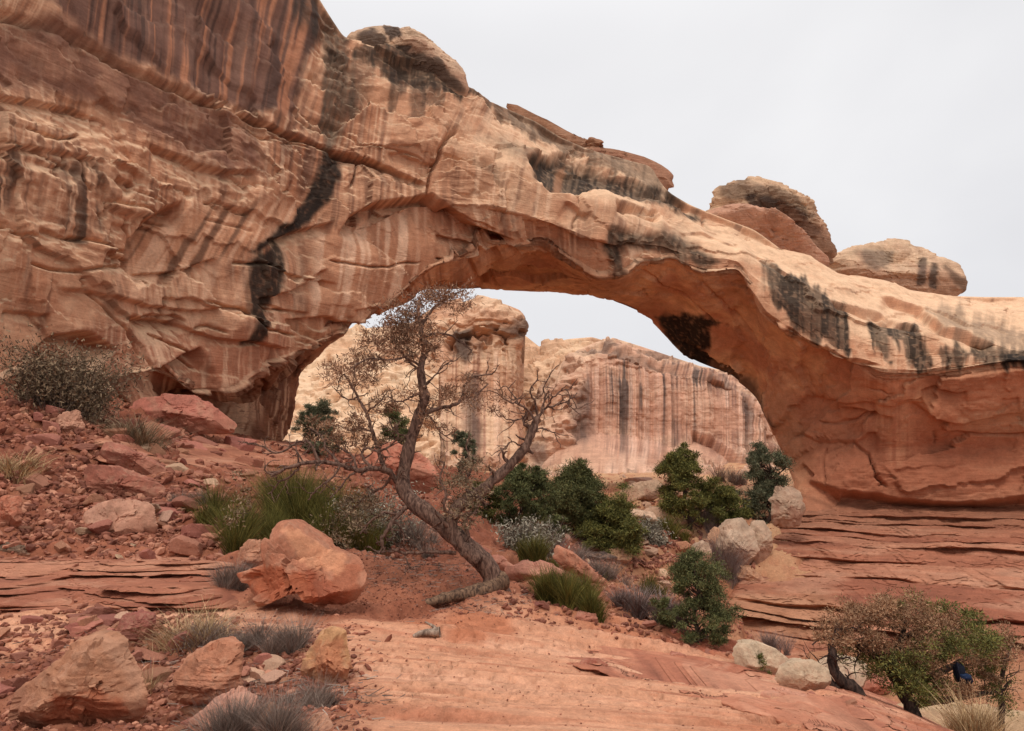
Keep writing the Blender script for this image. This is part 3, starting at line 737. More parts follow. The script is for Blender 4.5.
    for poly, w, col, f in [
        ([(326,146),(347,149),(344,172),(336,194),(320,214),(298,232),(277,245),(258,256),(250,252),(270,238),(294,219),(311,199),(320,176)], .93, blk, 3.0),
        ([(252,258),(270,250),(288,242),(291,254),(285,275),(275,300),(264,324),(251,345),(240,343),(246,318),(248,285)], .90, blk, 3.5),
        ([(325,52),(346,55),(352,100),(336,148),(322,122)], .8, gry, 5),
        ([(300,-10),(320,0),(333,20),(345,40),(338,58),(318,40),(296,10)], .75, S(58,46,40), 4),
        ([(352,56),(372,52),(400,55),(430,58),(455,75),(470,96),(456,98),(440,84),(410,84),(388,74),(368,62)], .9, S(54,43,37), 4),
        ([(395,72),(402,72),(403,90),(396,98)], .7, S(66,50,44), 2.5), ([(412,80),(424,80),(422,112),(414,112)], .7, S(66,50,44), 2.5), ([(428,84),(440,88),(436,105),(428,100)], .6, S(66,50,44), 2.5),
        ([(350,62),(372,66),(366,90),(352,110),(340,100)], .45, gry, 6),
        ([(470,96),(520,112),(570,142),(640,165),(668,192),(650,185),(600,160),(550,140),(500,116)], .75, S(82,62,50), 3),
        ([(530,160),(560,154),(600,168),(660,188),(706,214),(690,216),(640,205),(600,195),(555,190),(536,176)], .93, blk, 3),
        ([(485,140),(530,150),(540,165),(510,160)], .5, gry, 6), ([(470,158),(495,170),(500,182),(478,170)], .45, gry, 6),
        ([(608,228),(650,232),(690,240),(722,262),(704,268),(662,254),(632,250),(615,264),(604,250)], .85, S(62,50,43), 4),
        ([(612,255),(622,250),(620,268),(612,272)], .7, S(62,50,43), 3),
        ([(652,225),(690,232),(700,245),(660,240)], .4, gry, 6),
        ([(766,262),(800,285),(828,300),(850,312),(848,352),(832,346),(826,325),(815,342),(806,320),(797,334),(790,318),(782,310),(772,300)], .92, blk, 3.0),
        ([(872,318),(916,324),(930,366),(914,368),(905,345),(900,352),(893,340),(890,362),(878,350)], .92, blk, 3.0),
        ([(940,352),(980,342),(1010,344),(1060,340),(1060,362),(1010,362),(980,358),(950,362)], .85, S(56,46,41), 4),
        ([(1000,352),(1030,350),(1030,362),(1005,364)], .9, blk, 3),
        ([(930,310),(950,318),(970,332),(1024,340),(1060,345),(1060,332),(1010,322),(980,318)], .55, S(96,80,70), 5),
        ([(655,315),(700,318),(722,324),(708,332),(712,345),(698,350),(716,362),(698,368),(684,358),(672,346)], .95, S(36,28,26), 3.0),
        ([(684,345),(705,352),(728,368),(748,384),(764,402),(776,424),(768,424),(752,404),(730,386),(700,372)], .72, S(48,36,32), 4),
        ([(300,352),(310,352),(300,372),(270,405),(262,395)], .3, S(90,56,44), 6)]:
        c = mixc(c, col, pmask(u, v, poly, f, jit * .5 + (drip - 4 if poly[0][0] > 700 or poly[0][1] < 100 else drip * .3)) * w * (.72 + .28 * spk) * (1 if poly[0] in ((655, 315), (326, 146), (252, 258), (684, 345)) else .80 + .20 * sstep(-.25, .15, pn(u * .21, v * .007, 14.5) + .5 * pn(u * .6, v * .01, 15.5))))
    # salt drips through the black bands
    for poly in [[(855,335),(862,335),(868,366),(858,366)], [(888,335),(893,335),(894,362),(888,362)], [(899,338),(904,338),(905,362),(900,362)]]:
        c = mixc(c, S(196, 146, 116), pmask(u, v, poly, 2, jit * .3) * .8)
    ob = pmask(u, v, [(562,160),(570,160),(565,190),(556,190)], 2, jit * .3)
    c = mixc(c, S(160, 108, 76), ob * .8)
    # shadow line along the foot of the right alcove, painted into the colour
    foot_shade = pmask(u, v, [(800,495),(860,500),(940,503),(1060,498),(1060,508),(940,512),(860,508)], 4, jit * .5)
    c = mixc(c, S(96, 56, 42), foot_shade * .6)
    lum = c.mean(-1, keepdims=True)
    c = np.clip(lum + (c - lum) * .72, .005, 1)
    c = .26 * (c / .26) ** 1.18 * np.array([1.10, 1.08, .93])
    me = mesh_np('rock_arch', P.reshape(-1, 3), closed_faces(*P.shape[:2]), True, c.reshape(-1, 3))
    o = link('rock_arch', me, M['cliff'])
    tag(o, 'huge natural sandstone arch with black streaks and a red alcove under one foot', 'natural arch')
    return o
build_arch()

# ---- layered bedrock below the right foot of the arch ---------------------------------------------
def ledge_shell(name, R, ns, t, thick, zlo, zhi, seed, amp, gap, slope_t=0.012, warp=.30, fscale=1.0, yel=True):
    G, nf = loft(R, t, ns, (10 * fscale, 0, 6 * fscale, -1 * fscale), 2, 2)
    u, v = proj(G); front = np.zeros(G.shape[:2]); front[:, :nf] = 1
    rng = np.random.default_rng(seed)
    zb = [zlo]
    while zb[-1] < zhi: zb.append(zb[-1] + thick * rng.choice([.13, .2, .3, .5, .8, 1.2], p=[.16, .20, .22, .20, .14, .08]))
    zb = np.array(zb); pr = rng.random(len(zb)) ** 1.3
    P = G; q = 1 / fscale
    zz = P[..., 2] + fbm(P * np.array([1, 1, .0]), 7 * fscale, 4, 70) * warp + slope_t * P[..., 0]
    k = np.clip(np.searchsorted(zb, zz) - 1, 0, len(zb) - 2)
    fr = (zz - zb[k]) / (zb[k + 1] - zb[k]); hgt = (zb[k + 1] - zb[k]) / thick
    xs_ = P[..., 0] * q
    lat = pn(xs_ * .16 + k * 3.7, k * 1.31, 0.5) + .6 * pn(xs_ * .6 + k * 2.1, k * 2.7, 3.5)
    blkj = terr_noise(pn(xs_ * .5 + k * 5.3, k * 1.7, 6.5), 3, .04) * .5
    out = pr[k] * .8 + lat * 1.0 + blkj
    vis = .3 + .9 * sstep(-.2, .2, pn(xs_ * .22 + k * 1.9, k * 3.1, 8.5))
    prof = sstep(0, .16, fr) * (1 - .35 * sstep(.5, 1.0, fr))
    D = np.clip(out, -.4, 1.5) * prof * amp + (prof - 1) * gap * np.clip(hgt / .4, .4, 1.3) * vis
    D += (fbm(P, 1.1 * fscale, 5, 71, aniso=(1, 1, 2)) * .20 + fbm(P, 3.5 * fscale, 3, 72) * .3 + terr_noise(fbm(P, 2.0 * fscale, 4, 78, aniso=(1, 1, 1.6)), 3, .06) * .35) * fscale
    edge = front * sstep(0, 8, np.arange(G.shape[1]))[None]
    d = np.stack([-.25 + 0 * D, -0.95 + 0 * D, .12 + 0 * D], -1)
    P = G + d * (D * edge)[..., None]
    n1 = fbm(P, 2.5 * fscale, 5, 73); n2 = fbm(P, 1.0 * fscale, 4, 74, aniso=(.15, .15, 3)); hk = np.sin(k * 12.9898) * 43758.5; hk = hk - np.floor(hk)
    c = np.zeros(P.shape) + S(172, 112, 86)
    c = mixc(c, S(190, 136, 108), sstep(.35, .9, hk) * .6); c = mixc(c, S(146, 88, 68), sstep(.6, .1, hk) * .5)
    c = mixc(c, S(200, 152, 124), sstep(0, .5, n2) * .5); c = mixc(c, S(138, 86, 68), sstep(.1, .5, -n2 + n1 * .4) * .5)
    if yel:
        c = mixc(c, S(192, 144, 110), pmask(u, v, [(700,590),(830,596),(850,640),(700,640)], 12, n1 * 10) * .6)
        c = mixc(c, S(166, 114, 88), pmask(u, v, [(790,505),(1200,500),(1200,530),(790,528)], 6, n1 * 5) * .6)
    c = c * np.array([1, .95, .92]) * (.82 if fscale > .5 else (1.0 if name == 'slab_beds' else .84))
    me = mesh_np(name, P.reshape(-1, 3), closed_faces(*P.shape[:2]), True, c.reshape(-1, 3))
    tag(link(name, me, M['ledge' if fscale > .5 else 'near_ledge']), kind='structure')
def build_ledges():
    def row(py, Y, pl):
        return [(690, pl - 25, py + 6, Y + 14), (735, pl, py + 3, Y + 3), (760, pl + 14, py + 1, Y + 0.5), (800, max(800, pl + 40), py, Y), (900, 900, py, Y - 1), (1024, 1024, py - 2, Y - 3), (1260, 1260, py - 4, Y - 9)]
    R = [row(488, 60.5, 772), row(506, 57.0, 772), row(524, 53.5, 768), row(545, 49.5, 755), row(572, 46.5, 728), row(602, 43.0, 716), row(635, 40.0, 705), row(690, 36.5, 690)]
    ledge_shell('hillside_ledges', R, [30, 45, 60, 80, 90, 90, 110], np.arange(690, 1260, 1.3), 1.0, -11.0, 1.5, 5, .95, .42)
build_ledges()

# ---- cliffs seen through the opening --------------------------------------------------------------
def far_cliff(name, curves, t, ns, seed, label, colourer, dents=0.0, grooves=0.0, caps=0.0, back=(14, 2, 12, -4)):
    G, nf = loft(curves, t, ns, back, 2, 3)
    u, v = proj(G); N = grid_normals(G)
    front = np.zeros(G.shape[:2]); front[:, :nf] = sstep(0, 4, np.arange(nf))[None]
    P = G
    apr = sstep(448, 462, v + fbm(P, 8, 3, 88) * 14)
    fz = pmask(u, v, grooves[0], 8) if grooves else 0 * u
    D = fbm(P, 14, 3, seed) * 1.6 * (1 - .5 * fz) + fbm(P, 4.5, 4, seed + 1, gain=.55) * .8 * (1 - .75 * fz)
    D += terr_noise(fbm(P, 7, 4, seed + 2, aniso=(1, 1, 2)), 3, .05) * 1.7 * (1 - .8 * fz)
    D += fbm(P, 1.4, 3, seed + 3) * .25 + apr * (terr_noise(fbm(P, 5, 5, 89, gain=.6), 4, .05) * 2.2 + fbm(P, 2.5, 4, 90, ridged=True) * .5)
    D += fbm(P, 2.2, 4, seed + 4, aniso=(.25, .25, 2.2)) * .35 * caps
    if dents:
        q = fbm(P, 2.6, 2, seed + 5); D -= sstep(.38, .60, q) * dents * (1 - fz)
    if grooves:
        face = pmask(u, v, grooves[0], 8)
        gx = pn(u * .16, v * .004, 1.1) + .6 * pn(u * .42, v * .006, 4.4)
        D += face * gx * grooves[1]
    J = fbm(P, 5, 3, seed + 8) * 4
    for poly, dep, rea in caps_steps.get(name, []): D += step_feature(u, v, poly, dep, rea, 1.2, J)
    P = G + N * (D * front)[..., None]
    c = colourer(P, u, v, grid_normals(P)[..., 2])
    fc = fbm(P, 4.5, 5, 92, gain=.65)
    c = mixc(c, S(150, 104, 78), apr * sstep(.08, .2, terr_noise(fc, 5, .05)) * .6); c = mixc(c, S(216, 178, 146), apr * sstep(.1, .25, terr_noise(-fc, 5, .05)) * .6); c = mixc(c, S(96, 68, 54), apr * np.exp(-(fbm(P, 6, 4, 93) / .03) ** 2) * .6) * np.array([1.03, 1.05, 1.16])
    me = mesh_np(name, P.reshape(-1, 3), closed_faces(*P.shape[:2]), True, c.reshape(-1, 3))
    tag(link(name, me, M['far_cliff']), label, 'cliff')

caps_steps = {
 'streaked_cliff': [([(520,455),(560,440),(600,452),(640,462),(680,470)], 1.5, 20), ([(690,432),(715,440),(740,458),(752,470)], 4.0, 12), ([(565,352),(600,345),(650,358),(690,372),(740,388)], 1.4, 14), ([(548,440),(575,438),(600,460),(615,478)], 1.0, 14)],
 'rock_pillar': [([(440,338),(470,330),(500,334),(520,336)], 1.6, 26), ([(430,318),(470,322),(520,324)], .6, 10)],
}
def col_far(base, pale, dark, pots=False):
    def f(P, u, v, up):
        n1 = fbm(P, 7, 5, 80); n2 = fbm(P, 2.2, 4, 81)
        c = np.zeros(P.shape) + base
        c = mixc(c, pale, sstep(-.1, .5, n1 + .3 * up)); c = mixc(c, dark, sstep(.2, .6, n2 - .2 * n1) * .45)
        return c
    return f
def col_pillar(P, u, v, up):
    c = col_far(S(192, 144, 108), S(206, 166, 128), S(168, 122, 92))(P, u, v, up)
    n1 = fbm(P, 5, 4, 83); j = n1 * 7
    st = pn(u * .16, v * .004, 2.1) + .6 * pn(u * .4, v * .005, 5.1)
    lo = pmask(u, v, [(440,350),(530,345),(530,480),(430,480)], 10, j)
    c = mixc(c, S(150, 102, 78), lo * sstep(.05, .5, st) * .7); c = mixc(c, S(210, 168, 134), lo * sstep(.2, .5, -st) * .6)
    c = mixc(c, S(60, 50, 44), pmask(u, v, [(452,330),(470,325),(474,352),(466,362),(456,350)], 5, j) * .85)
    for q in [[(488,325),(528,320),(524,340),(500,336)], [(470,340),(485,335),(482,352)], [(463,385),(478,372),(482,400),(478,470),(468,470)]]:
        c = mixc(c, S(74, 60, 52), pmask(u, v, q, 5, j) * .75)
    return c
def col_streak(P, u, v, up):
    c = col_far(S(194, 148, 116), S(208, 168, 132), S(170, 124, 96))(P, u, v, up)
    n1 = fbm(P, 5, 4, 84); j = n1 * 7
    st = pn(u * .17, v * .003, 2.7) + .7 * pn(u * .45, v * .005, 5.9)
    st2 = pn(u * .12 + 5, v * .003, 7.7) + .7 * pn(u * .38, v * .005, 1.9)
    face = pmask(u, v, [(585,362),(620,352),(680,366),(735,378),(765,420),(790,470),(735,462),(690,440),(655,462),(600,452),(580,440)], 6, j)
    c = mixc(c, S(182, 130, 102), face * .5)
    patch = sstep(-.3, .25, fbm(P, 9, 3, 86)) ; dn = sstep(470, 380, v + 30 * pn(u * .2, 0, 3.5))
    c = mixc(c, S(216, 176, 146), face * sstep(.05, .5, st) * .8 * (.4 + .6 * patch)); c = mixc(c, S(134, 96, 78), face * sstep(.12, .6, -st) * .7 * patch)
    c = mixc(c, S(62, 54, 50), face * sstep(.14, .42, st2 + .25 * patch - .1) * .85 * (.35 + .65 * dn))
    st4 = pn(u * .62, v * .004, 17.7); c = mixc(c, S(92, 72, 62), face * sstep(.12, .4, st4) * .55 * (.4 + .6 * patch))
    cap = pmask(u, v, [(575,345),(600,338),(660,350),(720,368),(745,386),(740,392),(690,372),(640,362),(600,352),(570,356)], 3, j)
    c = mixc(c, S(96, 78, 66), cap * sstep(-.15, .3, n1) * .7)
    c = mixc(c, S(84, 70, 62), pmask(u, v, [(575,392),(592,370),(592,430),(585,450),(572,440)], 6, j) * .6)
    c = mixc(c, S(80, 68, 60), pmask(u, v, [(528,440),(545,436),(542,470),(530,475)], 5, j) * .6)
    return c
def C(rows): return rows
# pale slope on the left behind the arch
far_cliff('pale_slickrock_slope', [
    [(230,230,372,118),(300,300,347,118),(345,345,330,120),(390,392,326,124),(440,440,318,128)],
    [(230,230,400,104),(300,300,385,104),(345,345,372,105),(390,390,365,107),(440,440,360,110)],
    [(230,230,430,94),(300,300,420,94),(345,345,412,94),(390,390,405,95),(440,440,400,98)],
    [(230,230,500,84),(300,300,490,84),(345,345,490,84),(390,390,490,84),(440,440,490,86)]], np.arange(230, 440, 1.0), [60, 70, 90], 90,
    'pale rounded slickrock slope pocked with small hollows behind the dead tree', col_far(S(206, 164, 124), S(216, 180, 140), S(184, 140, 106)), dents=1.6, caps=.6)
far_cliff('rock_pillar', [
    [(370,368,352,118),(395,396,335,117),(415,418,318,116),(430,432,308,115),(455,455,302,114),(480,482,301,113),(500,505,304,113),(512,520,310,112.5),(522,526,318,112),(530,525,330,112),(540,519,350,113)],
    [(370,368,365,112),(395,396,350,111),(415,418,335,109),(430,434,325,107),(455,457,318,106),(480,482,316,105),(500,502,318,105),(512,514,322,105.5),(522,523,327,107),(530,523,336,109),(540,519,352,112)],
    [(370,372,395,108),(395,396,375,106),(415,418,358,105),(430,434,345,104.5),(455,457,340,104.5),(480,482,338,104.5),(500,502,340,104.5),(512,514,341,105),(522,519,345,107),(530,521,352,109),(540,523,362,112)],
    [(370,372,440,98),(395,396,430,98),(415,418,420,98),(430,434,410,99),(455,457,400,101),(480,482,395,102),(500,500,395,102),(512,510,396,103),(522,517,400,105),(530,521,410,107),(540,524,420,110)],
    [(370,372,500,88),(395,396,500,87),(415,418,500,86),(430,434,500,86),(455,457,500,86),(480,482,500,86),(500,500,500,87),(512,512,500,88),(522,520,500,90),(530,524,500,95),(540,527,500,100)]], np.arange(370, 540, .8), [40, 60, 90, 120], 100,
    'tan rock pillar with a pitted rounded cap and dark drips, seen through the arch opening', col_pillar, dents=1.5, grooves=([(440,350),(530,345),(530,480),(430,480)], .5), caps=.5)
far_cliff('rounded_rock_dome', [
    [(505,505,350,150),(522,522,333,149),(540,541,348,148),(552,552,343,147),(568,568,339,147),(590,592,337,147),(620,620,345,148)],
    [(505,505,372,138),(522,522,362,136),(540,541,362,134),(552,552,358,133),(568,568,352,134),(590,590,350,136),(620,620,360,140)],
    [(505,505,410,126),(522,522,405,124),(540,541,400,122),(552,552,398,122),(568,568,398,122),(590,590,398,124),(620,620,400,126)],
    [(505,505,500,100),(522,522,500,100),(540,541,500,100),(552,552,500,100),(568,568,500,100),(590,590,500,100),(620,620,500,100)]], np.arange(505, 620, .9), [40, 60, 80], 110,
    'small rounded tan dome in the gap between pillar and streaked cliff', col_far(S(196, 152, 114), S(208, 168, 128), S(160, 120, 92)), dents=1.4, caps=.4)
far_cliff('streaked_cliff', [
    [(520,520,425,116),(540,542,395,117),(560,562,362,118),(575,578,350,119),(592,596,342,120),(612,614,338,120),(640,640,346,119),(670,670,356,118),(700,700,366,117),(722,722,370,116),(740,742,382,115),(755,757,396,113),(765,764,412,112),(780,778,436,110),(800,796,478,108),(830,830,490,106)],
    [(520,520,440,107),(540,542,415,107),(560,562,385,107.5),(575,578,362,109),(592,596,353,110),(612,614,350,110),(640,640,357,109.5),(670,670,367,109),(700,700,376,108),(722,722,380,108),(740,740,390,107),(755,754,405,107),(765,763,420,106),(780,778,442,105),(800,795,482,104),(830,830,492,102)],
    [(520,520,458,100),(540,542,445,101),(560,562,435,102),(575,578,430,103.5),(592,596,430,105),(612,614,430,105.5),(640,640,435,105.5),(670,670,432,105.5),(700,700,430,105.5),(722,722,440,105),(740,740,450,104),(755,754,455,103),(765,763,460,103),(780,778,470,102),(800,795,490,101),(830,830,496,100)],
    [(520,520,468,96),(540,542,460,97),(560,562,455,99),(575,578,452,100),(592,596,455,101),(612,614,460,101),(640,640,464,101),(670,670,465,101),(700,700,464,100),(722,722,465,99),(740,740,466,98),(755,754,468,97),(765,763,470,97),(780,778,476,97),(800,795,495,96),(830,830,500,96)],
    [(520,520,510,78),(540,542,510,78),(560,562,510,77),(592,596,510,76),(640,640,510,76),(700,700,508,76),(740,740,508,76),(780,778,508,76),(830,830,510,76)]], np.arange(520, 830, .8), [40, 110, 50, 80], 120,
    'long pale cliff with dark vertical streaks beyond the arch', col_streak, grooves=([(580,355),(735,378),(790,470),(690,445),(655,462),(590,452)], .7), dents=.5, caps=.3)

# thin beds cropping out of the near slope, shaped where the ground lies
def near_beds():
    def rowh(py, cols, off):
        out = []
        for (t, px, dy, dep) in cols:
            g = ground_hit(px, py + dy); out.append((t, px, py + dy, float(g[1]) - off + dep))
        return out
    c1 = [(-180,-180,0,0),(-60,-60,0,0),(0,0,0,0),(60,60,0,0),(120,120,0,.0),(180,180,1,0),(225,222,2,.05),(250,243,3,.35),(262,250,4,1.2)]
    R = [rowh(py, c1, off) for py, off in [(552,-.9),(560,.16),(568,.20),(577,.24),(587,.27),(597,.27),(606,.20),(612,-.3)]]
    ledge_shell('bedrock_ledges', R, [14, 24, 30, 34, 36, 34, 16], np.arange(-180, 262, 1.0), .15, -1.5, 1.6, 8, .17, .12, slope_t=.004, warp=.07, fscale=.18, yel=False)
    c2 = [(100,100,-4,2.0),(118,118,-3,.3),(150,150,-1,0),(190,190,1,0),(230,230,2,0),(270,270,3,0),(305,305,4,.2),(330,330,5,2.5)]
    R = [rowh(py, c2, off) for py, off in [(438,-2.5),(444,.5),(452,.7),(460,.8),(470,.7),(478,-1.2)]]
    ledge_shell('upper_ledges', R, [12, 26, 26, 30, 16], np.arange(100, 330, 1.0), .6, -3, 6.5, 12, .5, .35, slope_t=.01, warp=.15, fscale=.52, yel=False)
    def diag(k, off):
        out = []
        for px, yt, yb in [(540,650,660),(600,650,668),(640,650,680),(700,657,694),(740,664,706),(800,680,722),(850,695,738),(910,716,752),(960,740,768)]:
            py = yt + (yb - yt) * k
            g = ground_hit(px, py); e = 1.0 if px in (540,) else 0
            out.append((px, px, py, float(g[1]) - (off if not e else -.4)))
        return out
    R = [diag(k, off) for k, off in [(-.25, -.5), (0, .05), (.25, .12), (.5, .15), (.75, .15), (1.0, .10), (1.2, -.4)]]
    ledge_shell('slab_beds', R, [14, 26, 26, 26, 26, 14], np.arange(540, 960, .9), .10, -2.8, .9, 17, .17, .13, slope_t=.055, warp=.08, fscale=.14, yel=False)
near_beds()
# ------------------------------------------------------------------ boulders and stones
_ico_cache = {}
def ico(sub):
    if sub not in _ico_cache:
        import bmesh
        bm = bmesh.new(); bmesh.ops.create_icosphere(bm, subdivisions=sub, radius=1.0)
        V = np.array([v.co[:] for v in bm.verts]); F = np.array([[v.index for v in f.verts] for f in bm.faces]); bm.free()
        V /= np.linalg.norm(V, axis=1, keepdims=True)
        _ico_cache[sub] = (V, F)
    return _ico_cache[sub]

def stone_mesh(name, seed, sub=4, npl=10, rough=.05, flat=1.0, box=0.5):
    """an angular broken stone, about 2 units wide, base near z = -0.6"""
    rng = np.random.default_rng(seed); V, F = ico(sub)
    n = rng.normal(size=(npl, 3)); n[:, 2] *= .8
    n[:6] = np.array([[1,0,0],[-1,0,0],[0,1,0],[0,-1,0],[0,0,1],[0,0,-1]]) + rng.normal(size=(6, 3)) * .28
    n /= np.linalg.norm(n, axis=1, keepdims=True)
    h = rng.uniform(.62, .95, npl); h[:6] = rng.uniform(.6, .85, 6)
    q = V @ n.T
    r = np.min(np.where(q > .05, h / np.maximum(q, .05), 9), axis=1); r = np.minimum(r, 1.25)
    P = V * r[:, None]
    s = rng.uniform(0, 40)
    d = fbm(P + s, .8, 4, seed % 50, gain=.6) * rough * 1.0 + fbm(P + s, .25, 3, seed % 50 + 1) * rough * .6
    d += terr_noise(fbm(P + s, .9, 3, seed % 50 + 2, aniso=(1, 1, 2.5)), 3, .1) * rough
    P = P + V * d[:, None]
    P[:, 2] *= flat
    return mesh_np(name, P, F, True, crisp=.42)

def outline_rock(name, poly, Y, thick, seed, base, sub=5, pw=.62, facets=9, sharp=70.0, hk=1.15, rough=.05, planes=(), cols=(), label=None, cat='boulder', group=None, lean=0.0, mat='rock_col', bedding=0.0, ztop=0.0, part=None, auto=False, cells=1.0):
    """boulder with a traced outline at its own distance, rounded through a real thickness (metres)"""
    if auto:
        xs_ = [p[0] for p in poly]; g = ground_hit(sum(xs_) / len(xs_), max(p[1] for p in poly) - 2.5)
        Y = float(g[1]) + thick * .18
    W = pt([p[0] for p in poly], [p[1] for p in poly], Y)
    c = W.mean(0); R = W - c
    ang = np.arctan2(R[:, 2], R[:, 0]); rad = np.hypot(R[:, 0], R[:, 2])
    # radius along each direction by ray / polygon intersection
    V, F = ico(sub)
    th = np.arctan2(V[:, 2], V[:, 0])
    rr = np.zeros(len(V))
    m = len(poly); cs, sn = np.cos(th), np.sin(th)
    for i in range(m):
        a = R[i, [0, 2]]; b = R[(i + 1) % m, [0, 2]]; e = b - a
        den = cs * e[1] - sn * e[0]
        ok = np.abs(den) > 1e-9
        tt = np.where(ok, (a[0] * e[1] - a[1] * e[0]) / np.where(ok, den, 1), -1)
        q = np.where(ok, (a[0] * sn - a[1] * cs) / np.where(ok, den, 1), -1)
        hit = ok & (tt > 0) & (q >= -1e-6) & (q <= 1 + 1e-6)
        rr = np.where(hit, np.maximum(rr, tt), rr)
    cphi = np.hypot(V[:, 0], V[:, 2]) + 1e-6; sphi = np.abs(V[:, 1]) + 1e-6
    size = float(rad.mean()); rg = np.random.default_rng(seed)
    lim = [rr / cphi, thick * .5 / sphi]
    nf_ = facets
    for k in range(nf_):                                   # chamfer facets that leave the outline itself alone
        a_ = (k + rg.uniform(-.35, .35)) / nf_ * 2 * math.pi; b_ = rg.uniform(.45, 2.2) * (-1 if k % 5 else 1)
        n = np.array([math.cos(a_), b_, math.sin(a_)]); nn = np.linalg.norm(n)
        h = (R[:, 0] * n[0] + R[:, 2] * n[2]).max() * rg.uniform(.86, 1.0)
        q = V @ n; lim.append(np.where(q > .02, h / np.maximum(q, .02), 1e3))
    for (n, h) in planes:
        n = np.array(n, float); n /= np.linalg.norm(n); q = V @ n
        lim.append(np.where(q > .02, h * size * hk / np.maximum(q, .02), 1e3))
    lim = np.stack(lim); r_ = (lim ** -sharp).sum(0) ** (-1 / sharp)
    P = V * r_[:, None]
    for ax in (0, 2):                                      # keep the traced extent
        lo, hi = R[:, ax].min(), R[:, ax].max(); l2, h2 = P[:, ax].min(), P[:, ax].max()
        P[:, ax] = np.where(P[:, ax] > 0, P[:, ax] * hi / h2, P[:, ax] * lo / l2)
    P[:, 1] += lean * P[:, 2]
    s = seed * 3.1
    nrm = P / (np.linalg.norm(P, axis=1, keepdims=True) + 1e-9)
    d = fbm(P + s, size * .9, 5, seed % 60, gain=.62) * rough * size * 1.1
    d += terr_noise(fbm(P + s, size * .8, 4, seed % 60 + 1, aniso=(1, 1, 2)), 3, .04) * rough * size * 2.0
    d -= np.exp(-(fbm(P + s, size * 1.1, 3, seed % 60 + 6) / .05) ** 2) * rough * size * .5
    d += fbm(P + s, size * .12, 3, seed % 60 + 2) * rough * size * .25
    if bedding: d += fbm(P + s, size * .5, 4, seed % 60 + 3, aniso=(.3, .3, 4), gain=.6) * bedding * size
    ncell = 16 if cells else 0
    if ncell:                                              # broken faces: each patch of the surface tilts its own way
        cc = P[rg.integers(0, len(P), ncell)] + rg.normal(size=(ncell, 3)) * size * .1
        jn = np.stack([fbm(P + s, size * .35, 3, seed % 60 + 9 + k_) for k_ in range(3)], -1) * size * .22
        dd = ((P[:, None] + jn[:, None] - cc[None]) ** 2).sum(-1); ki = dd.argmin(1)
        ga = rg.normal(size=(ncell, 3)) * .17
        d += np.clip(((P - cc[ki]) * ga[ki]).sum(-1), -.12 * size, .10 * size) * cells
    P = P + nrm * d[:, None]
    Wp = P + c
    n1 = fbm(Wp, size * .7, 5, seed % 60 + 4, gain=.6); n2 = fbm(Wp, size * .2, 3, seed % 60 + 5)
    u, v = proj(Wp)
    col = np.zeros(P.shape) + base
    col = mixc(col, np.asarray(base) * 1.16 + .01, sstep(0, .5, n1) * .6); col = mixc(col, np.asarray(base) * .66, sstep(.1, .55, -n1 + n2 * .5) * .7)
    dust = sstep(.25, -.5, (P[:, 2] / (np.abs(R[:, 2]).max() + 1e-6)) + n1 * .9)
    col = mixc(col, S(168, 108, 82), dust * .55)
    col = mixc(col, S(176, 128, 100), sstep(.0, .5, n2 + n1) * .35)
    lum = col.mean(-1, keepdims=True); col = (lum + (col - lum) * .88) * np.array([1., 1.03, 1.])
    for (pl, cc, w, f) in cols:
        col = mixc(col, cc, pmask(u, v, pl, f * .7, n1 * f * 1.2 + n2 * f - f * .5) * w)
    o = link(name, mesh_np(name, P, F, True, col, crisp=.55), M[mat])
    o.location = [float(x) for x in c]
    return tag(o, label, cat, group)

RED, TAN, PALE, ORG, PINK = S(166,100,76), S(178,126,96), S(184,146,120), S(184,120,82), S(184,122,98)
# domes standing on the arch and behind it
outline_rock('rounded_rock', [(344,36),(350,28),(362,24),(378,21),(398,26),(412,34),(430,44),(446,58),(456,70),(464,84),(468,98),(450,100),(430,92),(400,90),(372,84),(352,72)], 49.5, 9, 11, S(200,158,126), sub=6, rough=.05, sharp=9, cells=.30, facets=14, mat='dome_rock',
    planes=[((0,-1,-.6), .42)], cols=[([(358,32),(372,30),(386,38),(386,48),(372,48),(360,46)], S(70,54,46), .9, 2.5), ([(385,26),(398,28),(402,36),(390,40)], S(60,46,40), .9, 2), ([(394,44),(410,47),(408,50),(396,49)], S(60,46,40), .9, 1.5), ([(352,58),(385,52),(420,56),(440,60),(462,90),(440,88),(400,80),(370,66)], S(64,50,42), .85, 4)],
    label='pale rounded knob with dark hollows on top of the streaked cliff', cat='rounded rock')
outline_rock('boulder_dome', [(702,207),(710,195),(722,185),(738,178),(755,178),(775,183),(795,193),(808,204),(815,218),(828,232),(834,244),(836,256),(832,268),(830,278),(800,274),(760,245),(730,230),(705,218)], 68, 16, 12, S(200,156,120), sub=6, rough=.055, bedding=.07, sharp=9, cells=.30, facets=14, mat='dome_rock',
    planes=[((.2,-1,-.9), .50)], cols=[([(720,188),(740,182),(770,186),(800,200),(812,216),(800,214),(770,200),(745,196),(728,198)], S(86,66,54), .7, 4), ([(748,196),(775,200),(805,215),(815,232),(800,236),(780,222),(765,215),(750,208)], S(60,46,40), .9, 4), ([(780,205),(815,225),(834,245),(832,262),(810,250),(790,232)], S(108,72,52), .7, 5)],
    label='tall dark topped rounded boulder perched on the ridge beyond the arch span', cat='boulder')
outline_rock('rock_wedge', [(708,212),(728,206),(748,204),(765,216),(785,230),(805,243),(822,255),(829,266),(826,276),(800,270),(770,252),(740,228),(715,219)], 63.5, 9, 13, S(186,130,102), sub=6, rough=.06, sharp=14, cells=.1, mat='dome_rock',
    label='smooth pinkish wedge of rock leaning below the dark topped boulder', cat='rock wedge')
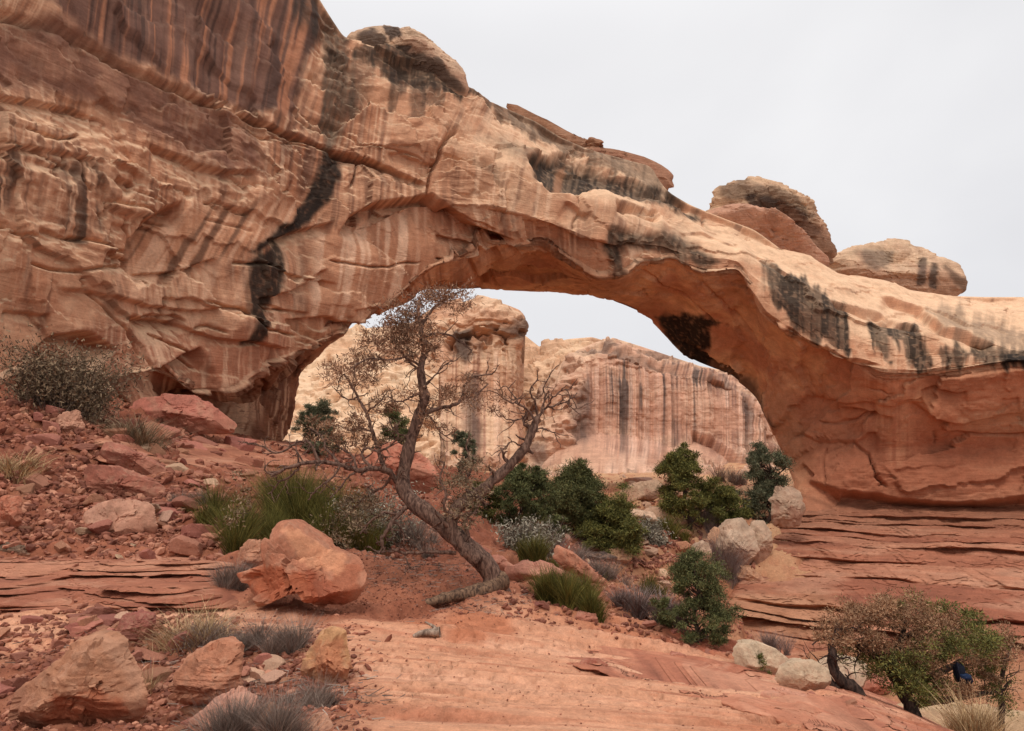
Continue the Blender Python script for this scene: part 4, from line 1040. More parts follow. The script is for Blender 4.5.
outline_rock('rock_dome', [(826,272),(832,260),(838,252),(845,246),(862,244),(882,243),(900,242),(918,247),(938,258),(955,265),(964,276),(967,290),(962,298),(930,294),(890,288),(860,284),(840,280)], 72, 16, 14, S(206,164,130), sub=6, rough=.05, bedding=.08, sharp=9, cells=.30, facets=14, mat='dome_rock',
    planes=[((0,-1,-.5), .55)], cols=[([(865,252),(890,254),(890,264),(868,266)], S(110,92,78), .7, 4), ([(920,258),(926,258),(924,282),(918,284)], S(80,66,58), .8, 2), ([(932,262),(938,262),(936,288),(930,286)], S(66,54,48), .85, 2), ([(945,266),(966,280),(966,294),(955,280)], S(84,64,50), .7, 3)],
    label='pale layered rock dome with dark drips, farthest along the ridge', cat='rock dome')
outline_rock('rock_crust', [(505,100),(520,104),(548,122),(572,136),(600,150),(620,152),(640,158),(655,166),(664,176),(668,192),(655,190),(625,172),(590,160),(550,142),(515,116)], 66, 8, 15, S(146,96,66), sub=6, rough=.10, bedding=.10, sharp=9, facets=20, mat='dome_rock',
    label='brown crumbling caprock running along the crest of the arch', cat='caprock')

# hero boulders of the foreground
outline_rock('boulder', [(18,708),(28,690),(45,672),(70,650),(84,640),(100,637),(122,642),(132,655),(144,678),(146,694),(140,708),(128,724),(90,735),(50,738),(24,726)], 5.05, .95, 21, S(168,110,78), sub=6, pw=.6, rough=.035, bedding=.035,
    planes=[((.75,-1,.5), .52), ((-.6,-1,.45), .50), ((.1,-1,-.25), .55)], cols=[([(100,637),(126,645),(144,680),(140,700),(125,670),(105,650)], S(170,126,100), .7, 5), ([(60,700),(100,690),(130,715),(80,735),(40,730)], S(150,78,50), .7, 8)],
    label='largest rust brown boulder at the bottom corner with a ridged sloping side')
outline_rock('boulder', [(169,690),(174,674),(186,662),(205,650),(222,642),(240,644),(246,660),(247,680),(244,694),(225,700),(195,706),(174,704)], 5.6, .6, 22, S(178,112,80), sub=6, pw=.55, rough=.03, bedding=.06,
    planes=[((.2,-1,.35), .55)], label='wavy banded red boulder between the largest rust boulder and a yellowish one')
outline_rock('boulder', [(300,676),(306,655),(318,636),(330,630),(344,633),(351,645),(352,664),(346,680),(330,688),(312,686)], 6.4, .4, 23, S(188,132,86), sub=5, pw=.6, rough=.03,
    planes=[((.1,-1,.1), .55)], cols=[([(315,645),(340,645),(345,670),(318,672)], S(182,116,84), .7, 6)], label='upright yellowish ochre boulder at the edge of the pink bedrock')
# big red broken block: lower mass and upper block are one stone
blk = outline_rock('boulder', [(240,574),(256,571),(271,566),(270,549),(274,536),(282,529),(292,528),(306,537),(326,547),(345,558),(360,569),(361,575),(355,588),(351,597),(340,606),(330,613),(319,610),(314,600),(306,590),(298,588),(286,592),(272,600),(262,601),(255,592)], 9.2, 1.15, 24, S(174,106,76), sub=6, rough=.028, cells=1.7, facets=7,
    planes=[((.55,-1,.15), .62), ((-.35,-1,.25), .55), ((0,-1,.9), .72)], cols=[([(240,574),(270,566),(310,580),(318,612),(300,592),(270,602)], S(170,90,58), .7, 5), ([(310,575),(335,590),(345,604),(322,612)], S(150,78,54), .7, 5), ([(338,562),(361,571),(352,596),(332,585)], S(168,98,70), .6, 4), ([(285,530),(300,535),(345,560),(335,572),(300,556)], S(206,146,110), .7, 5)],
    label='angular broken red boulder with an undercut base beside the green bushes')
BIG = [
 ([(78,527),(84,512),(98,503),(118,501),(145,502),(156,510),(159,530),(150,538),(120,541),(92,539)], 14.2, 1.0, S(186,130,104), 'flat topped pale pink boulder lying on the red slope', .5, .02),
 ([(84,478),(92,464),(110,466),(135,478),(160,486),(168,494),(160,504),(135,502),(105,496),(88,492)], 17.0, .9, S(150,84,64), 'long rounded dark red boulder just above the flat topped pale one', .7, .05),
 ([(100,452),(106,441),(120,444),(140,456),(158,466),(170,474),(164,482),(142,476),(118,466)], 19.0, .9, S(156,90,70), 'long dark red boulder lying upslope of its rounded twin', .7, .05),
 ([(132,408),(145,397),(165,393),(188,396),(208,406),(228,422),(238,434),(215,436),(170,428),(140,418)], 29.0, 3.2, S(172,98,78), 'broad smooth red slab boulder against the foot of the cliff', .6, .03),
 ([(-6,503),(2,496),(16,496),(22,510),(22,524),(10,530),(-8,528)], 13.6, .6, S(170,96,68), 'squarish red boulder at the edge of the rubble slope', .6, .04),
 ([(-6,546),(6,542),(24,546),(28,556),(18,560),(-6,559)], 11.6, .5, S(110,84,66), 'low dark brown boulder on the thin ledges', .6, .06),
 ([(54,424),(62,412),(76,411),(86,420),(84,434),(70,438),(56,434)], 21.5, .9, S(176,120,94), 'rounded tan boulder just below the grey brown shrub', .7, .05),
 ([(118,630),(124,616),(138,612),(152,616),(155,630),(146,640),(128,642)], 7.0, .4, S(152,84,70), 'squat maroon boulder behind the largest rust boulder', .6, .05),
 ([(238,560),(240,548),(248,541),(258,542),(270,552),(270,566),(255,572),(242,570)], 9.9, .4, S(186,124,92), 'small tan boulder tucked against the angular broken red one', .6, .04),
 ([(368,478),(372,454),(380,444),(392,440),(402,446),(420,455),(434,468),(438,486),(425,494),(400,490),(380,486)], 27.0, 3.0, S(178,102,76), 'squarish red boulder behind the leaning dead tree', .6, .04),
 ([(712,566),(716,545),(722,530),(732,521),(746,520),(754,532),(757,552),(752,566),(738,573),(722,573)], 37.0, 2.6, S(184,150,124), 'tall pale boulder with a split along its side', .6, .03),
 ([(748,530),(754,520),(764,520),(771,530),(772,548),(768,562),(757,569),(752,560),(754,545)], 36.4, 2.2, S(178,144,118), 'pale upright half of a split boulder, nearest the layered ledges', .6, .03),
 ([(704,548),(708,534),(716,528),(726,532),(730,545),(724,556),(710,557)], 38.5, 1.6, S(190,138,104), 'tan pointed boulder behind the tall pale split boulder', .6, .04),
 ([(682,556),(690,548),(702,541),(708,543),(712,556),(704,564),(688,563)], 37.0, 1.6, S(180,144,118), 'pale low boulder at the side of the tall split boulder', .6, .04),
 ([(769,510),(770,496),(778,489),(790,488),(801,492),(803,510),(802,526),(790,530),(776,528)], 49.0, 3.0, S(164,130,106), 'pale block with a dark flank wedged against the arch foot', .5, .04),
 ([(620,497),(626,488),(640,482),(656,480),(664,486),(662,496),(645,503),(628,506)], 52.0, 3.4, S(190,150,120), 'oval pale boulder at the foot of the streaked cliff', .7, .03),
 ([(612,522),(622,514),(638,510),(652,512),(660,520),(650,528),(626,528)], 48.0, 2.6, S(200,158,128), 'low pale boulder below the oval boulder', .65, .04),
 ([(634,520),(648,508),(668,508),(684,516),(686,526),(664,528),(644,528)], 50.5, 2.6, S(196,152,122), 'long low pale boulder beside the upright juniper in the gully', .65, .04),
 ([(732,652),(740,643),(756,642),(776,650),(792,664),(788,680),(764,684),(740,676)], 20.6, 1.6, S(190,158,128), 'smooth cream boulder in the gully behind the pink bedrock', .7, .02),
 ([(776,684),(782,668),(796,661),(814,662),(828,670),(832,684),(815,694),(790,696)], 19.6, 1.6, S(186,154,124), 'rounded cream boulder in the middle of three in the gully', .7, .02),
 ([(815,680),(820,662),(834,656),(852,657),(866,664),(870,680),(858,690),(832,692)], 20.2, 1.6, S(188,158,130), 'cream boulder behind the crooked juniper stem', .7, .02),
 ([(736,574),(742,567),(752,569),(763,578),(766,586),(752,588),(742,584)], 34.0, 1.0, S(184,130,96), 'small tan wedge stone at the foot of the tall split boulder', .6, .05),
 ([(576,560),(590,552),(606,553),(618,558),(612,563),(590,564)], 31.5, 1.0, S(92,72,64), 'dark grey flat stone below the round green juniper', .6, .06),
 ([(598,558),(604,550),(622,549),(634,555),(630,564),(610,565)], 33.5, 1.2, S(186,136,100), 'small tan block on the gully floor beside a dark flat stone', .6, .05),
 ([(880,724),(930,706),(1000,712),(1060,722),(1060,745),(960,748)], 13.5, 2.2, S(180,144,108), 'low sandy boulder under the brown juniper', .6, .03),
 ([(185,738),(190,722),(208,706),(232,692),(252,694),(262,704),(240,724),(222,740)], 5.15, .5, S(192,130,106), 'smooth pink slab lying between banded boulder and grey shrub', .6, .02),
 ([(300,735),(304,722),(318,715),(330,724),(336,738)], 5.2, .4, S(186,128,98), 'rounded pink stone at the bottom edge beside the grey shrub', .6, .03),
]
for i, (pl, Y, th, base, lab, pw, rg) in enumerate(BIG):
    outline_rock('boulder', pl, Y, th, 100 + i * 3, base, sub=6 if i < 10 else 5, rough=rg + .01, planes=[((.4 - .3 * (i % 3), -1, .35), .75)], label=lab, auto=(i not in (14, 24)), cells=.45 if i in (10, 11, 13, 15, 16, 17, 18, 19, 20) else 1.0)
SLABS = [
 ([(760,697),(764,692),(785,692),(812,698),(816,702),(800,705),(770,703)], 7.9, .5, S(196,130,102), 'thin loose plate of pink stone on the bedrock slope'),
 ([(578,668),(584,660),(598,660),(608,666),(600,671)], 7.3, .3, S(160,88,66), 'flat reddish stone lying in the middle of the pink bedrock'),
 ([(668,657),(672,652),(684,655),(692,662),(684,664)], 9.3, .3, S(170,98,76), 'small wedge of red stone on the upper bedrock'),
 ([(856,690),(862,684),(884,680),(894,684),(888,692),(870,698)], 8.5, .5, S(168,94,70), 'tilted red plate beside the crooked juniper stem'),
 ([(864,684),(870,676),(880,675),(884,682),(874,686)], 8.9, .3, S(160,88,70), 'small red block on top of a tilted plate by the juniper'),
 ([(574,620),(580,612),(596,614),(598,621),(588,624)], 11.4, .4, S(178,108,84), 'pink block at the upper rim of the bedrock by the green bush'),
 ([(505,580),(508,566),(540,560),(562,572),(566,580),(540,584)], 14.0, 1.6, S(184,116,92), 'layered pink ledge block behind the tree base'),
 ([(464,566),(470,558),(500,556),(512,566),(505,574),(480,574)], 15.2, 1.2, S(180,110,86), 'layered red ledge block just behind the leaning trunk'),
 ([(452,556),(456,548),(476,545),(492,550),(490,558),(470,560)], 16.5, 1.2, S(172,102,80), 'red ledge block farther up behind the leaning trunk'),
 ([(553,556),(558,545),(574,554),(596,575),(600,584),(585,583),(566,569)], 18.0, 1.2, S(176,106,76), 'tilted red slab edge beside the green broom bush'),
]
for i, (pl, Y, th, base, lab) in enumerate(SLABS):
    outline_rock('stone_slab', pl, Y, th, 300 + i * 3, base, sub=5, rough=.03, bedding=.02, sharp=20, label=lab, cat='rock slab', auto=True)

# loose stones: individual copies of a few broken shapes
STONE = [stone_mesh('stone', 400 + i, 4, 10, .035, flat=[1, .8, .55, .45, .7, .35][i % 6]) for i in range(12)]
STONE_P = [m.copy() for m in STONE]
for m in STONE: m.materials.append(M['stone_red'])
for m in STONE_P: m.materials.append(M['stone_pale'])
def stone(p, size, pale, rng, label, group, sink=.25):
    o = bpy.data.objects.new('stone', (STONE_P if pale else STONE)[rng.integers(12)])
    COL.objects.link(o)
    s = size * .5
    o.scale = (s * rng.uniform(.8, 1.3), s * rng.uniform(.8, 1.2), s * rng.uniform(.65, 1.0))
    o.rotation_euler = (rng.normal() * .25, rng.normal() * .25, rng.uniform(0, 6.28))
    o.location = (float(p[0]), float(p[1]), float(p[2] + s * (.42 - sink)))
    tag(o, label, 'stone', group)
rs = np.random.default_rng(77)
def scatter(poly, n, smin, smax, pale_p, label, group, power=2.5, avoid=()):
    xs = [q[0] for q in poly]; ys = [q[1] for q in poly]; k = 0
    while k < n:
        px, py = rs.uniform(min(xs), max(xs)), rs.uniform(min(ys), max(ys))
        if not inside(np.array([px]), np.array([py]), poly)[0]: continue
        if fbm(np.array([[px * .02, py * .04, 0]]), 1.0, 2, 91)[0] < -.12: continue
        p = ground_hit(px, py)
        sz = (smin + (smax - smin) * rs.random() ** power) * p[1] / FPX
        stone(p, sz, rs.random() < pale_p, rs, label, group); k += 1
scatter([(0,405),(60,400),(150,430),(250,450),(260,520),(230,560),(120,560),(0,545)], 90, 7, 34, .12, 'loose broken red stone on the rubble slope below the cliff', 'loose stones on the rubble slope', 2.0)
scatter([(90,425),(170,430),(250,465),(240,545),(160,545)], 46, 8, 34, .15, 'loose broken red stone on the rubble slope below the cliff', 'loose stones on the rubble slope', 1.6)
scatter([(-5,625),(70,620),(160,605),(245,660),(320,640),(340,725),(240,735),(150,735),(30,640),(-5,735)], 54, 10, 36, .12, 'loose red stone among the foreground boulders', 'loose stones among the foreground boulders', 1.8)
scatter([(66,632),(110,610),(150,606),(160,640),(110,640)], 16, 16, 36, .0, 'maroon flat stone piled behind the largest rust boulder', 'maroon stones behind the largest boulder', 1.2)
scatter([(480,515),(560,535),(690,530),(720,590),(660,610),(560,560)], 40, 5, 22, .6, 'loose tan stone scattered over the gully floor', 'loose stones on the gully floor')
scatter([(590,480),(760,490),(760,520),(610,525)], 14, 9, 26, .8, 'loose pale stone below the far streaked cliff', 'loose stones below the far cliff')
scatter([(500,590),(600,600),(700,640),(690,648),(600,622),(490,602)], 14, 6, 16, .1, 'small red stone along the upper rim of the pink bedrock', 'small stones along the bedrock rim')
scatter([(700,650),(860,690),(940,725),(800,715)], 12, 5, 15, .1, 'small red chip lying on the lower edge of the bedrock', 'small chips on the bedrock edge')
# fine broken rubble nobody could count
def rubble_sheet():
    rng = np.random.default_rng(55); Vi, Fi = ico(1)
    Vs, Fs, k = [], [], 0
    for poly, n, lo, hi in [([(0,400),(60,400),(150,430),(260,450),(270,540),(230,570),(120,566),(0,552)], 4200, 1.5, 12), ([(-5,615),(70,620),(160,600),(245,650),(330,630),(345,731),(-5,735)], 2800, 1.8, 11),
                            ([(360,545),(480,545),(490,605),(430,625),(360,610)], 1500, .8, 3), ([(480,520),(560,535),(700,520),(725,590),(660,615),(560,570)], 2600, 1, 7), ([(590,475),(780,490),(770,520),(610,528)], 900, .8, 4),
                            ([(350,600),(560,600),(760,650),(940,731),(350,731)], 420, .8, 3), ([(490,585),(610,600),(720,640),(700,648),(500,606)], 600, 1.2, 8), ([(260,430),(420,470),(480,560),(380,560),(270,520)], 1500, 1.2, 10), ([(230,590),(400,590),(420,620),(230,615)], 400, .8, 3)]:
        xs = [q[0] for q in poly]; ys = [q[1] for q in poly]
        # world points by sampling a lattice of hits, then jittering
        L = []
        while len(L) < 150:
            px, py = rng.uniform(min(xs), max(xs)), rng.uniform(min(ys), max(ys))
            if inside(np.array([px]), np.array([py]), poly)[0]: L.append(ground_hit(px, py))
        L = np.array(L)
        n = int(n * 2.2); i = rng.integers(0, len(L), n)
        q = L[i] + rng.normal(size=(n, 3)) * np.array([1, 1.6, 0]) * (L[i][:, 1:2] * .03)
        sz = (lo + (hi - lo) * rng.random(n) ** 2.4) * q[:, 1] / FPX * .5
        q[:, 2] = terr_full(q[:, 0], q[:, 1]) + sz * .15
        sc = rng.uniform(.55, 1.25, (n, 1, 3)) * sz[:, None, None] * np.array([1, 1, .7])
        a = rng.uniform(0, 6.28, n); c_, s_ = np.cos(a), np.sin(a)
        P = Vi[None] * sc * (1 + rng.normal(size=(n, len(Vi), 1)) * .13)
        X = P[..., 0] * c_[:, None] - P[..., 1] * s_[:, None]; Yv = P[..., 0] * s_[:, None] + P[..., 1] * c_[:, None]
        P = np.stack([X, Yv, P[..., 2] + .35 * X * rng.normal(size=(n, 1))], -1) + q[:, None]
        Vs.append(P.reshape(-1, 3)); Fs.append((Fi[None] + (np.arange(n) * len(Vi))[:, None, None] + k).reshape(-1, 3)); k += n * len(Vi)
    m = leaf_mat('fine_rubble', S(104, 60, 46), S(140, 86, 66), S(178, 124, 98))
    tag(link('rubble', mesh_np('rubble', np.concatenate(Vs), np.concatenate(Fs), False), m), kind='stuff')
rubble_sheet()
# ------------------------------------------------------------------ plants
class TubeSet:
    def __init__(self): self.V = []; self.F = []; self.n = 0
    def tube(self, pts, rad, sides=7, tip=True):
        P = np.array(pts, float); R = np.array(rad, float)
        if len(R) == 2 and len(P) != 2: R = np.linspace(R[0], R[1], len(P))
        T = np.gradient(P, axis=0); T /= np.linalg.norm(T, axis=1, keepdims=True) + 1e-9
        up = np.array([.31, .87, .39]); A = np.cross(T, up); A /= np.linalg.norm(A, axis=1, keepdims=True) + 1e-9
        B = np.cross(T, A)
        a = np.arange(sides) / sides * 2 * math.pi
        V = P[:, None] + (A[:, None] * np.cos(a)[None, :, None] + B[:, None] * np.sin(a)[None, :, None]) * R[:, None, None]
        m = len(P); i = np.arange(m - 1)[:, None] * sides; j = np.arange(sides)[None]; j2 = (j + 1) % sides
        F = np.stack([i + j, i + j2, i + sides + j2, i + sides + j], -1).reshape(-1, 4) + self.n
        self.V.append(V.reshape(-1, 3)); self.F.append(F); self.n += m * sides
    def build(self, name, mat, parent=None):
        return link(name, mesh_np(name, np.concatenate(self.V), np.concatenate(self.F), True), mat, parent)

def refine(pts, k=4, jit=0.0, rng=None):
    """smooth curve through the points"""
    P = np.array(pts, float); n = len(P)
    Q = np.concatenate([2 * P[:1] - P[1:2], P, 2 * P[-1:] - P[-2:-1]])
    out = []
    for i in range(n - 1):
        p0, p1, p2, p3 = Q[i], Q[i+1], Q[i+2], Q[i+3]
        for s in np.arange(k) / k:
            out.append(.5 * (2 * p1 + (p2 - p0) * s + (2*p0 - 5*p1 + 4*p2 - p3) * s * s + (3*p1 - p0 - 3*p2 + p3) * s**3))
    out.append(P[-1]); out = np.array(out)
    if jit and rng is not None: out[1:-1] += rng.normal(size=out[1:-1].shape) * jit
    return out

def grow(ts, p, d, L, r, depth, rng, ends, up=.05, spread=.8, kids=(2, 4), wig=.25, sides=5, droop=0.0):
    """a crooked branch that forks; the tips it leaves behind are collected in ends"""
    n = max(3, int(4 + depth)); P = [np.array(p, float)]; d = np.array(d, float); d /= np.linalg.norm(d)
    for i in range(n):
        d = d + rng.normal(size=3) * wig + np.array([0, 0, up - droop * i / n]); d /= np.linalg.norm(d)
        P.append(P[-1] + d * L / n)
    P = np.array(P); ts.tube(P, np.linspace(r, r * .45, len(P)), sides)
    if depth <= 0:
        ends.append((P[-1], d)); ends.append((P[len(P) // 2], d)); return
    for k in range(rng.integers(kids[0], kids[1] + 1)):
        i = rng.integers(max(1, len(P) // 3), len(P)); q = P[i]
        nd = d + rng.normal(size=3) * spread
        grow(ts, q, nd, L * rng.uniform(.5, .8), r * .5, depth - 1, rng, ends, up, spread, kids, wig, max(3, sides - 1), droop)

def leaves_np(C, D, L, W, rng):
    """narrow leaf quads at C along D"""
    n = len(C); D = D / (np.linalg.norm(D, axis=1, keepdims=True) + 1e-9)
    S_ = np.cross(D, rng.normal(size=(n, 3))); S_ /= np.linalg.norm(S_, axis=1, keepdims=True) + 1e-9
    L = np.broadcast_to(L, n)[:, None]; W = np.broadcast_to(W, n)[:, None]
    a = C - S_ * W * .5; b = C + S_ * W * .5; c = C + D * L + S_ * W * .3; d = C + D * L - S_ * W * .3
    V = np.stack([a, b, c, d], 1).reshape(-1, 3)
    return V, np.arange(4 * n).reshape(-1, 4)

def foliage(name, clumps, leafL, leafW, mat, parent, rng, outward=.8):
    """clumps: (centre, radius (3), count)"""
    Cs, Ds = [], []
    for c, r, n in clumps:
        n = int(n)
        if n < 1: continue
        r = np.asarray(r, float) * np.ones(3)
        q = rng.normal(size=(n, 3)) * .62; rad = 1.0
        Cs.append(np.asarray(c) + q * rad * r); Ds.append(q * outward + rng.normal(size=(n, 3)) * .6 + np.array([0, 0, .25]))
    V, F = leaves_np(np.concatenate(Cs), np.concatenate(Ds), leafL * rng.uniform(.6, 1.3, sum(map(len, Cs))), leafW, rng)
    return link(name, mesh_np(name, V, F, False), mat, parent)

M['bark'] = bark_mat('grey_brown_bark', tuple(S(70, 50, 42)), tuple(S(134, 104, 88)))
M['bark_dark'] = bark_mat('dark_bark', tuple(S(46, 36, 32)), tuple(S(92, 72, 62)))
M['deadwood'] = bark_mat('weathered_wood', tuple(S(62, 46, 38)), tuple(S(142, 110, 86)))
M['greywood'] = bark_mat('silver_wood', tuple(S(96, 78, 66)), tuple(S(176, 152, 132)))
M['twig'] = bark_mat('twig', tuple(S(78, 62, 54)), tuple(S(124, 104, 92)))
M['pinyon'] = leaf_mat('pinyon_needles', S(58, 60, 36), S(88, 90, 52), S(122, 118, 74))
M['pinyon_blue'] = leaf_mat('bluish_pinyon_needles', S(66, 68, 50), S(98, 98, 72), S(132, 128, 98))
M['juniper'] = leaf_mat('juniper_leaves', S(62, 62, 32), S(98, 96, 48), S(134, 126, 66))
M['dead_needles'] = leaf_mat('dead_needles', S(92, 66, 50), S(136, 98, 74), S(166, 128, 100))
M['rust_needles'] = leaf_mat('rusty_needles', S(104, 74, 54), S(146, 108, 78), S(172, 136, 104))
M['broom'] = leaf_mat('green_broom', S(58, 58, 24), S(98, 92, 40), S(134, 120, 62))
M['straw'] = leaf_mat('straw', S(120, 92, 66), S(178, 146, 106), S(206, 176, 132))
M['grey_shrub'] = leaf_mat('grey_shrub', S(92, 78, 70), S(132, 112, 100), S(160, 140, 124))
M['sage'] = leaf_mat('sage_leaves', S(104, 96, 82), S(140, 130, 112), S(166, 154, 134))
M['purple_grey'] = leaf_mat('purple_grey_twigs', S(96, 78, 72), S(130, 110, 103), S(158, 136, 126))
M['brown_shrub'] = leaf_mat('brown_grey_leaves', S(78, 62, 46), S(124, 102, 78), S(154, 130, 102))

def evergreen(px, py, top, wpx, seed, mat, name, label, cat='tree', group=None, low=.1, leaf=.16, nclump=34, dens=130, ymin=2.5, bark='bark_dark', shape='round', Y=None, gap=.0, sub=1.0):
    """tree standing on the ground at (px, py), reaching up to row top, crown wpx wide"""
    rng = np.random.default_rng(seed)
    b = ground_hit(px, py, ymin)
    if Y is not None: b = pt(px, py, Y)
    s = b[1] / FPX; H = (py - top) * s; Wd = wpx * s * .49
    root = empty(name, b - np.array([0, 0, .1]), label, cat, group)
    ts = TubeSet(); P = [np.zeros(3)]; lean = rng.normal() * .12
    for i in range(1, 7): P.append(np.array([lean * H * i / 6 + rng.normal() * H * .03, rng.normal() * H * .03, H * .86 * i / 6]))
    P = np.array(P); tr = refine(P, 4); r0 = max(.03 * H, .02); ts.tube(tr, (r0, r0 * .25), 8)
    cl = []
    for k in range(nclump):
        h = low + (1 - low) * rng.random() ** .85
        if shape == 'round': env = math.sin(math.pi * min(.98, .14 + .80 * h)) ** .6
        elif shape == 'cone': env = (1.04 - h) ** .65 * min(1, (h + .2) * 1.8)
        else: env = .75 + .25 * math.sin(h * 9)
        a = rng.uniform(0, 6.28); rr = env * Wd * rng.uniform(.35, 1.0) * rng.uniform(.75, 1.1)
        c = np.array([math.cos(a) * rr + lean * H * h, math.sin(a) * rr * .9, H * h * .96])
        q = tr[min(len(tr) - 1, int(len(tr) * max(.05, h - .18)))]
        mid = (q + c) / 2 + rng.normal(size=3) * .06 * H + np.array([0, 0, -.03 * H])
        ts.tube(refine([q, mid, c], 4), (r0 * .34, r0 * .08), 4)
        R = Wd * rng.uniform(.12, .30) * sub
        for _ in range(4):
            o = rng.normal(size=3) * R * .85; rr2 = R * rng.uniform(.35, .9)
            cl.append((c + o, (rr2, rr2, rr2 * .6), dens * 1.9 * rng.uniform(.2, 1.6)))
    ts.build('trunk', M[bark], root)
    foliage('crown', cl, 2.3 * s, .60 * s, M[mat], root, rng, .4)
    return root

evergreen(575, 536, 466, 74, 1, 'pinyon', 'pinyon_tree', 'dark green pinyon with a pointed top at the center of the opening', leaf=.30, nclump=46, dens=190, shape='cone', low=.05)
evergreen(612, 556, 504, 74, 2, 'juniper', 'juniper_bush', 'round dark green juniper spreading low at the right foot of the pointed pinyon', 'bush', leaf=.26, nclump=40, dens=190, low=.05)
evergreen(514, 534, 466, 62, 3, 'pinyon', 'pinyon_tree', 'dark green pinyon partly hidden behind the leaning dead tree', leaf=.28, nclump=40, dens=180, low=.05)
evergreen(690, 530, 454, 58, 47, 'juniper', 'juniper_tree', 'upright juniper with a visible bare lower trunk in front of the streaked cliff', leaf=.32, nclump=32, dens=170, low=.25)
evergreen(724, 532, 490, 54, 5, 'juniper', 'juniper_bush', 'low wide juniper crouching between the upright juniper and the tall split boulder', 'bush', leaf=.28, nclump=30, dens=180, low=.1)
evergreen(764, 524, 449, 52, 6, 'pinyon_blue', 'pinyon_tree', 'grey green pinyon standing closest to the foot of the arch', leaf=.32, nclump=36, dens=150, low=.1, shape='column')
evergreen(698, 640, 556, 82, 7, 'pinyon', 'pinyon_tree', 'open young pinyon with airy branches just beyond the pink bedrock', leaf=.13, nclump=44, dens=130, low=.08, sub=.8)
evergreen(762, 668, 646, 30, 8, 'juniper', 'juniper_seedling', 'tiny green juniper seedling among the cream boulders', 'seedling', leaf=.10, nclump=14, dens=70, low=.0)
evergreen(318, 456, 402, 46, 9, 'pinyon_blue', 'pinyon_tree', 'small grey green pinyon under the dark overhang, behind the dead branches', leaf=.26, nclump=26, dens=120, low=.15)
evergreen(398, 470, 402, 44, 10, 'pinyon', 'pinyon_tree', 'slim dark pinyon directly behind the dead tree trunk', leaf=.26, nclump=20, dens=110, low=.3, sub=.8)
evergreen(485, 520, 478, 34, 12, 'juniper', 'juniper_bush', 'olive juniper bush just right of the leaning dead trunk', 'bush', leaf=.2, nclump=18, dens=140, low=.0)
evergreen(545, 548, 515, 40, 13, 'pinyon', 'juniper_bush', 'ragged dark juniper bush between the two big pinyons', 'bush', leaf=.22, nclump=20, dens=120, low=.0)
evergreen(462, 480, 420, 30, 14, 'pinyon_blue', 'juniper_tree', 'thin half dead juniper with sparse grey green foliage in front of the tan pillar', leaf=.22, nclump=16, dens=60, low=.2, sub=.7)

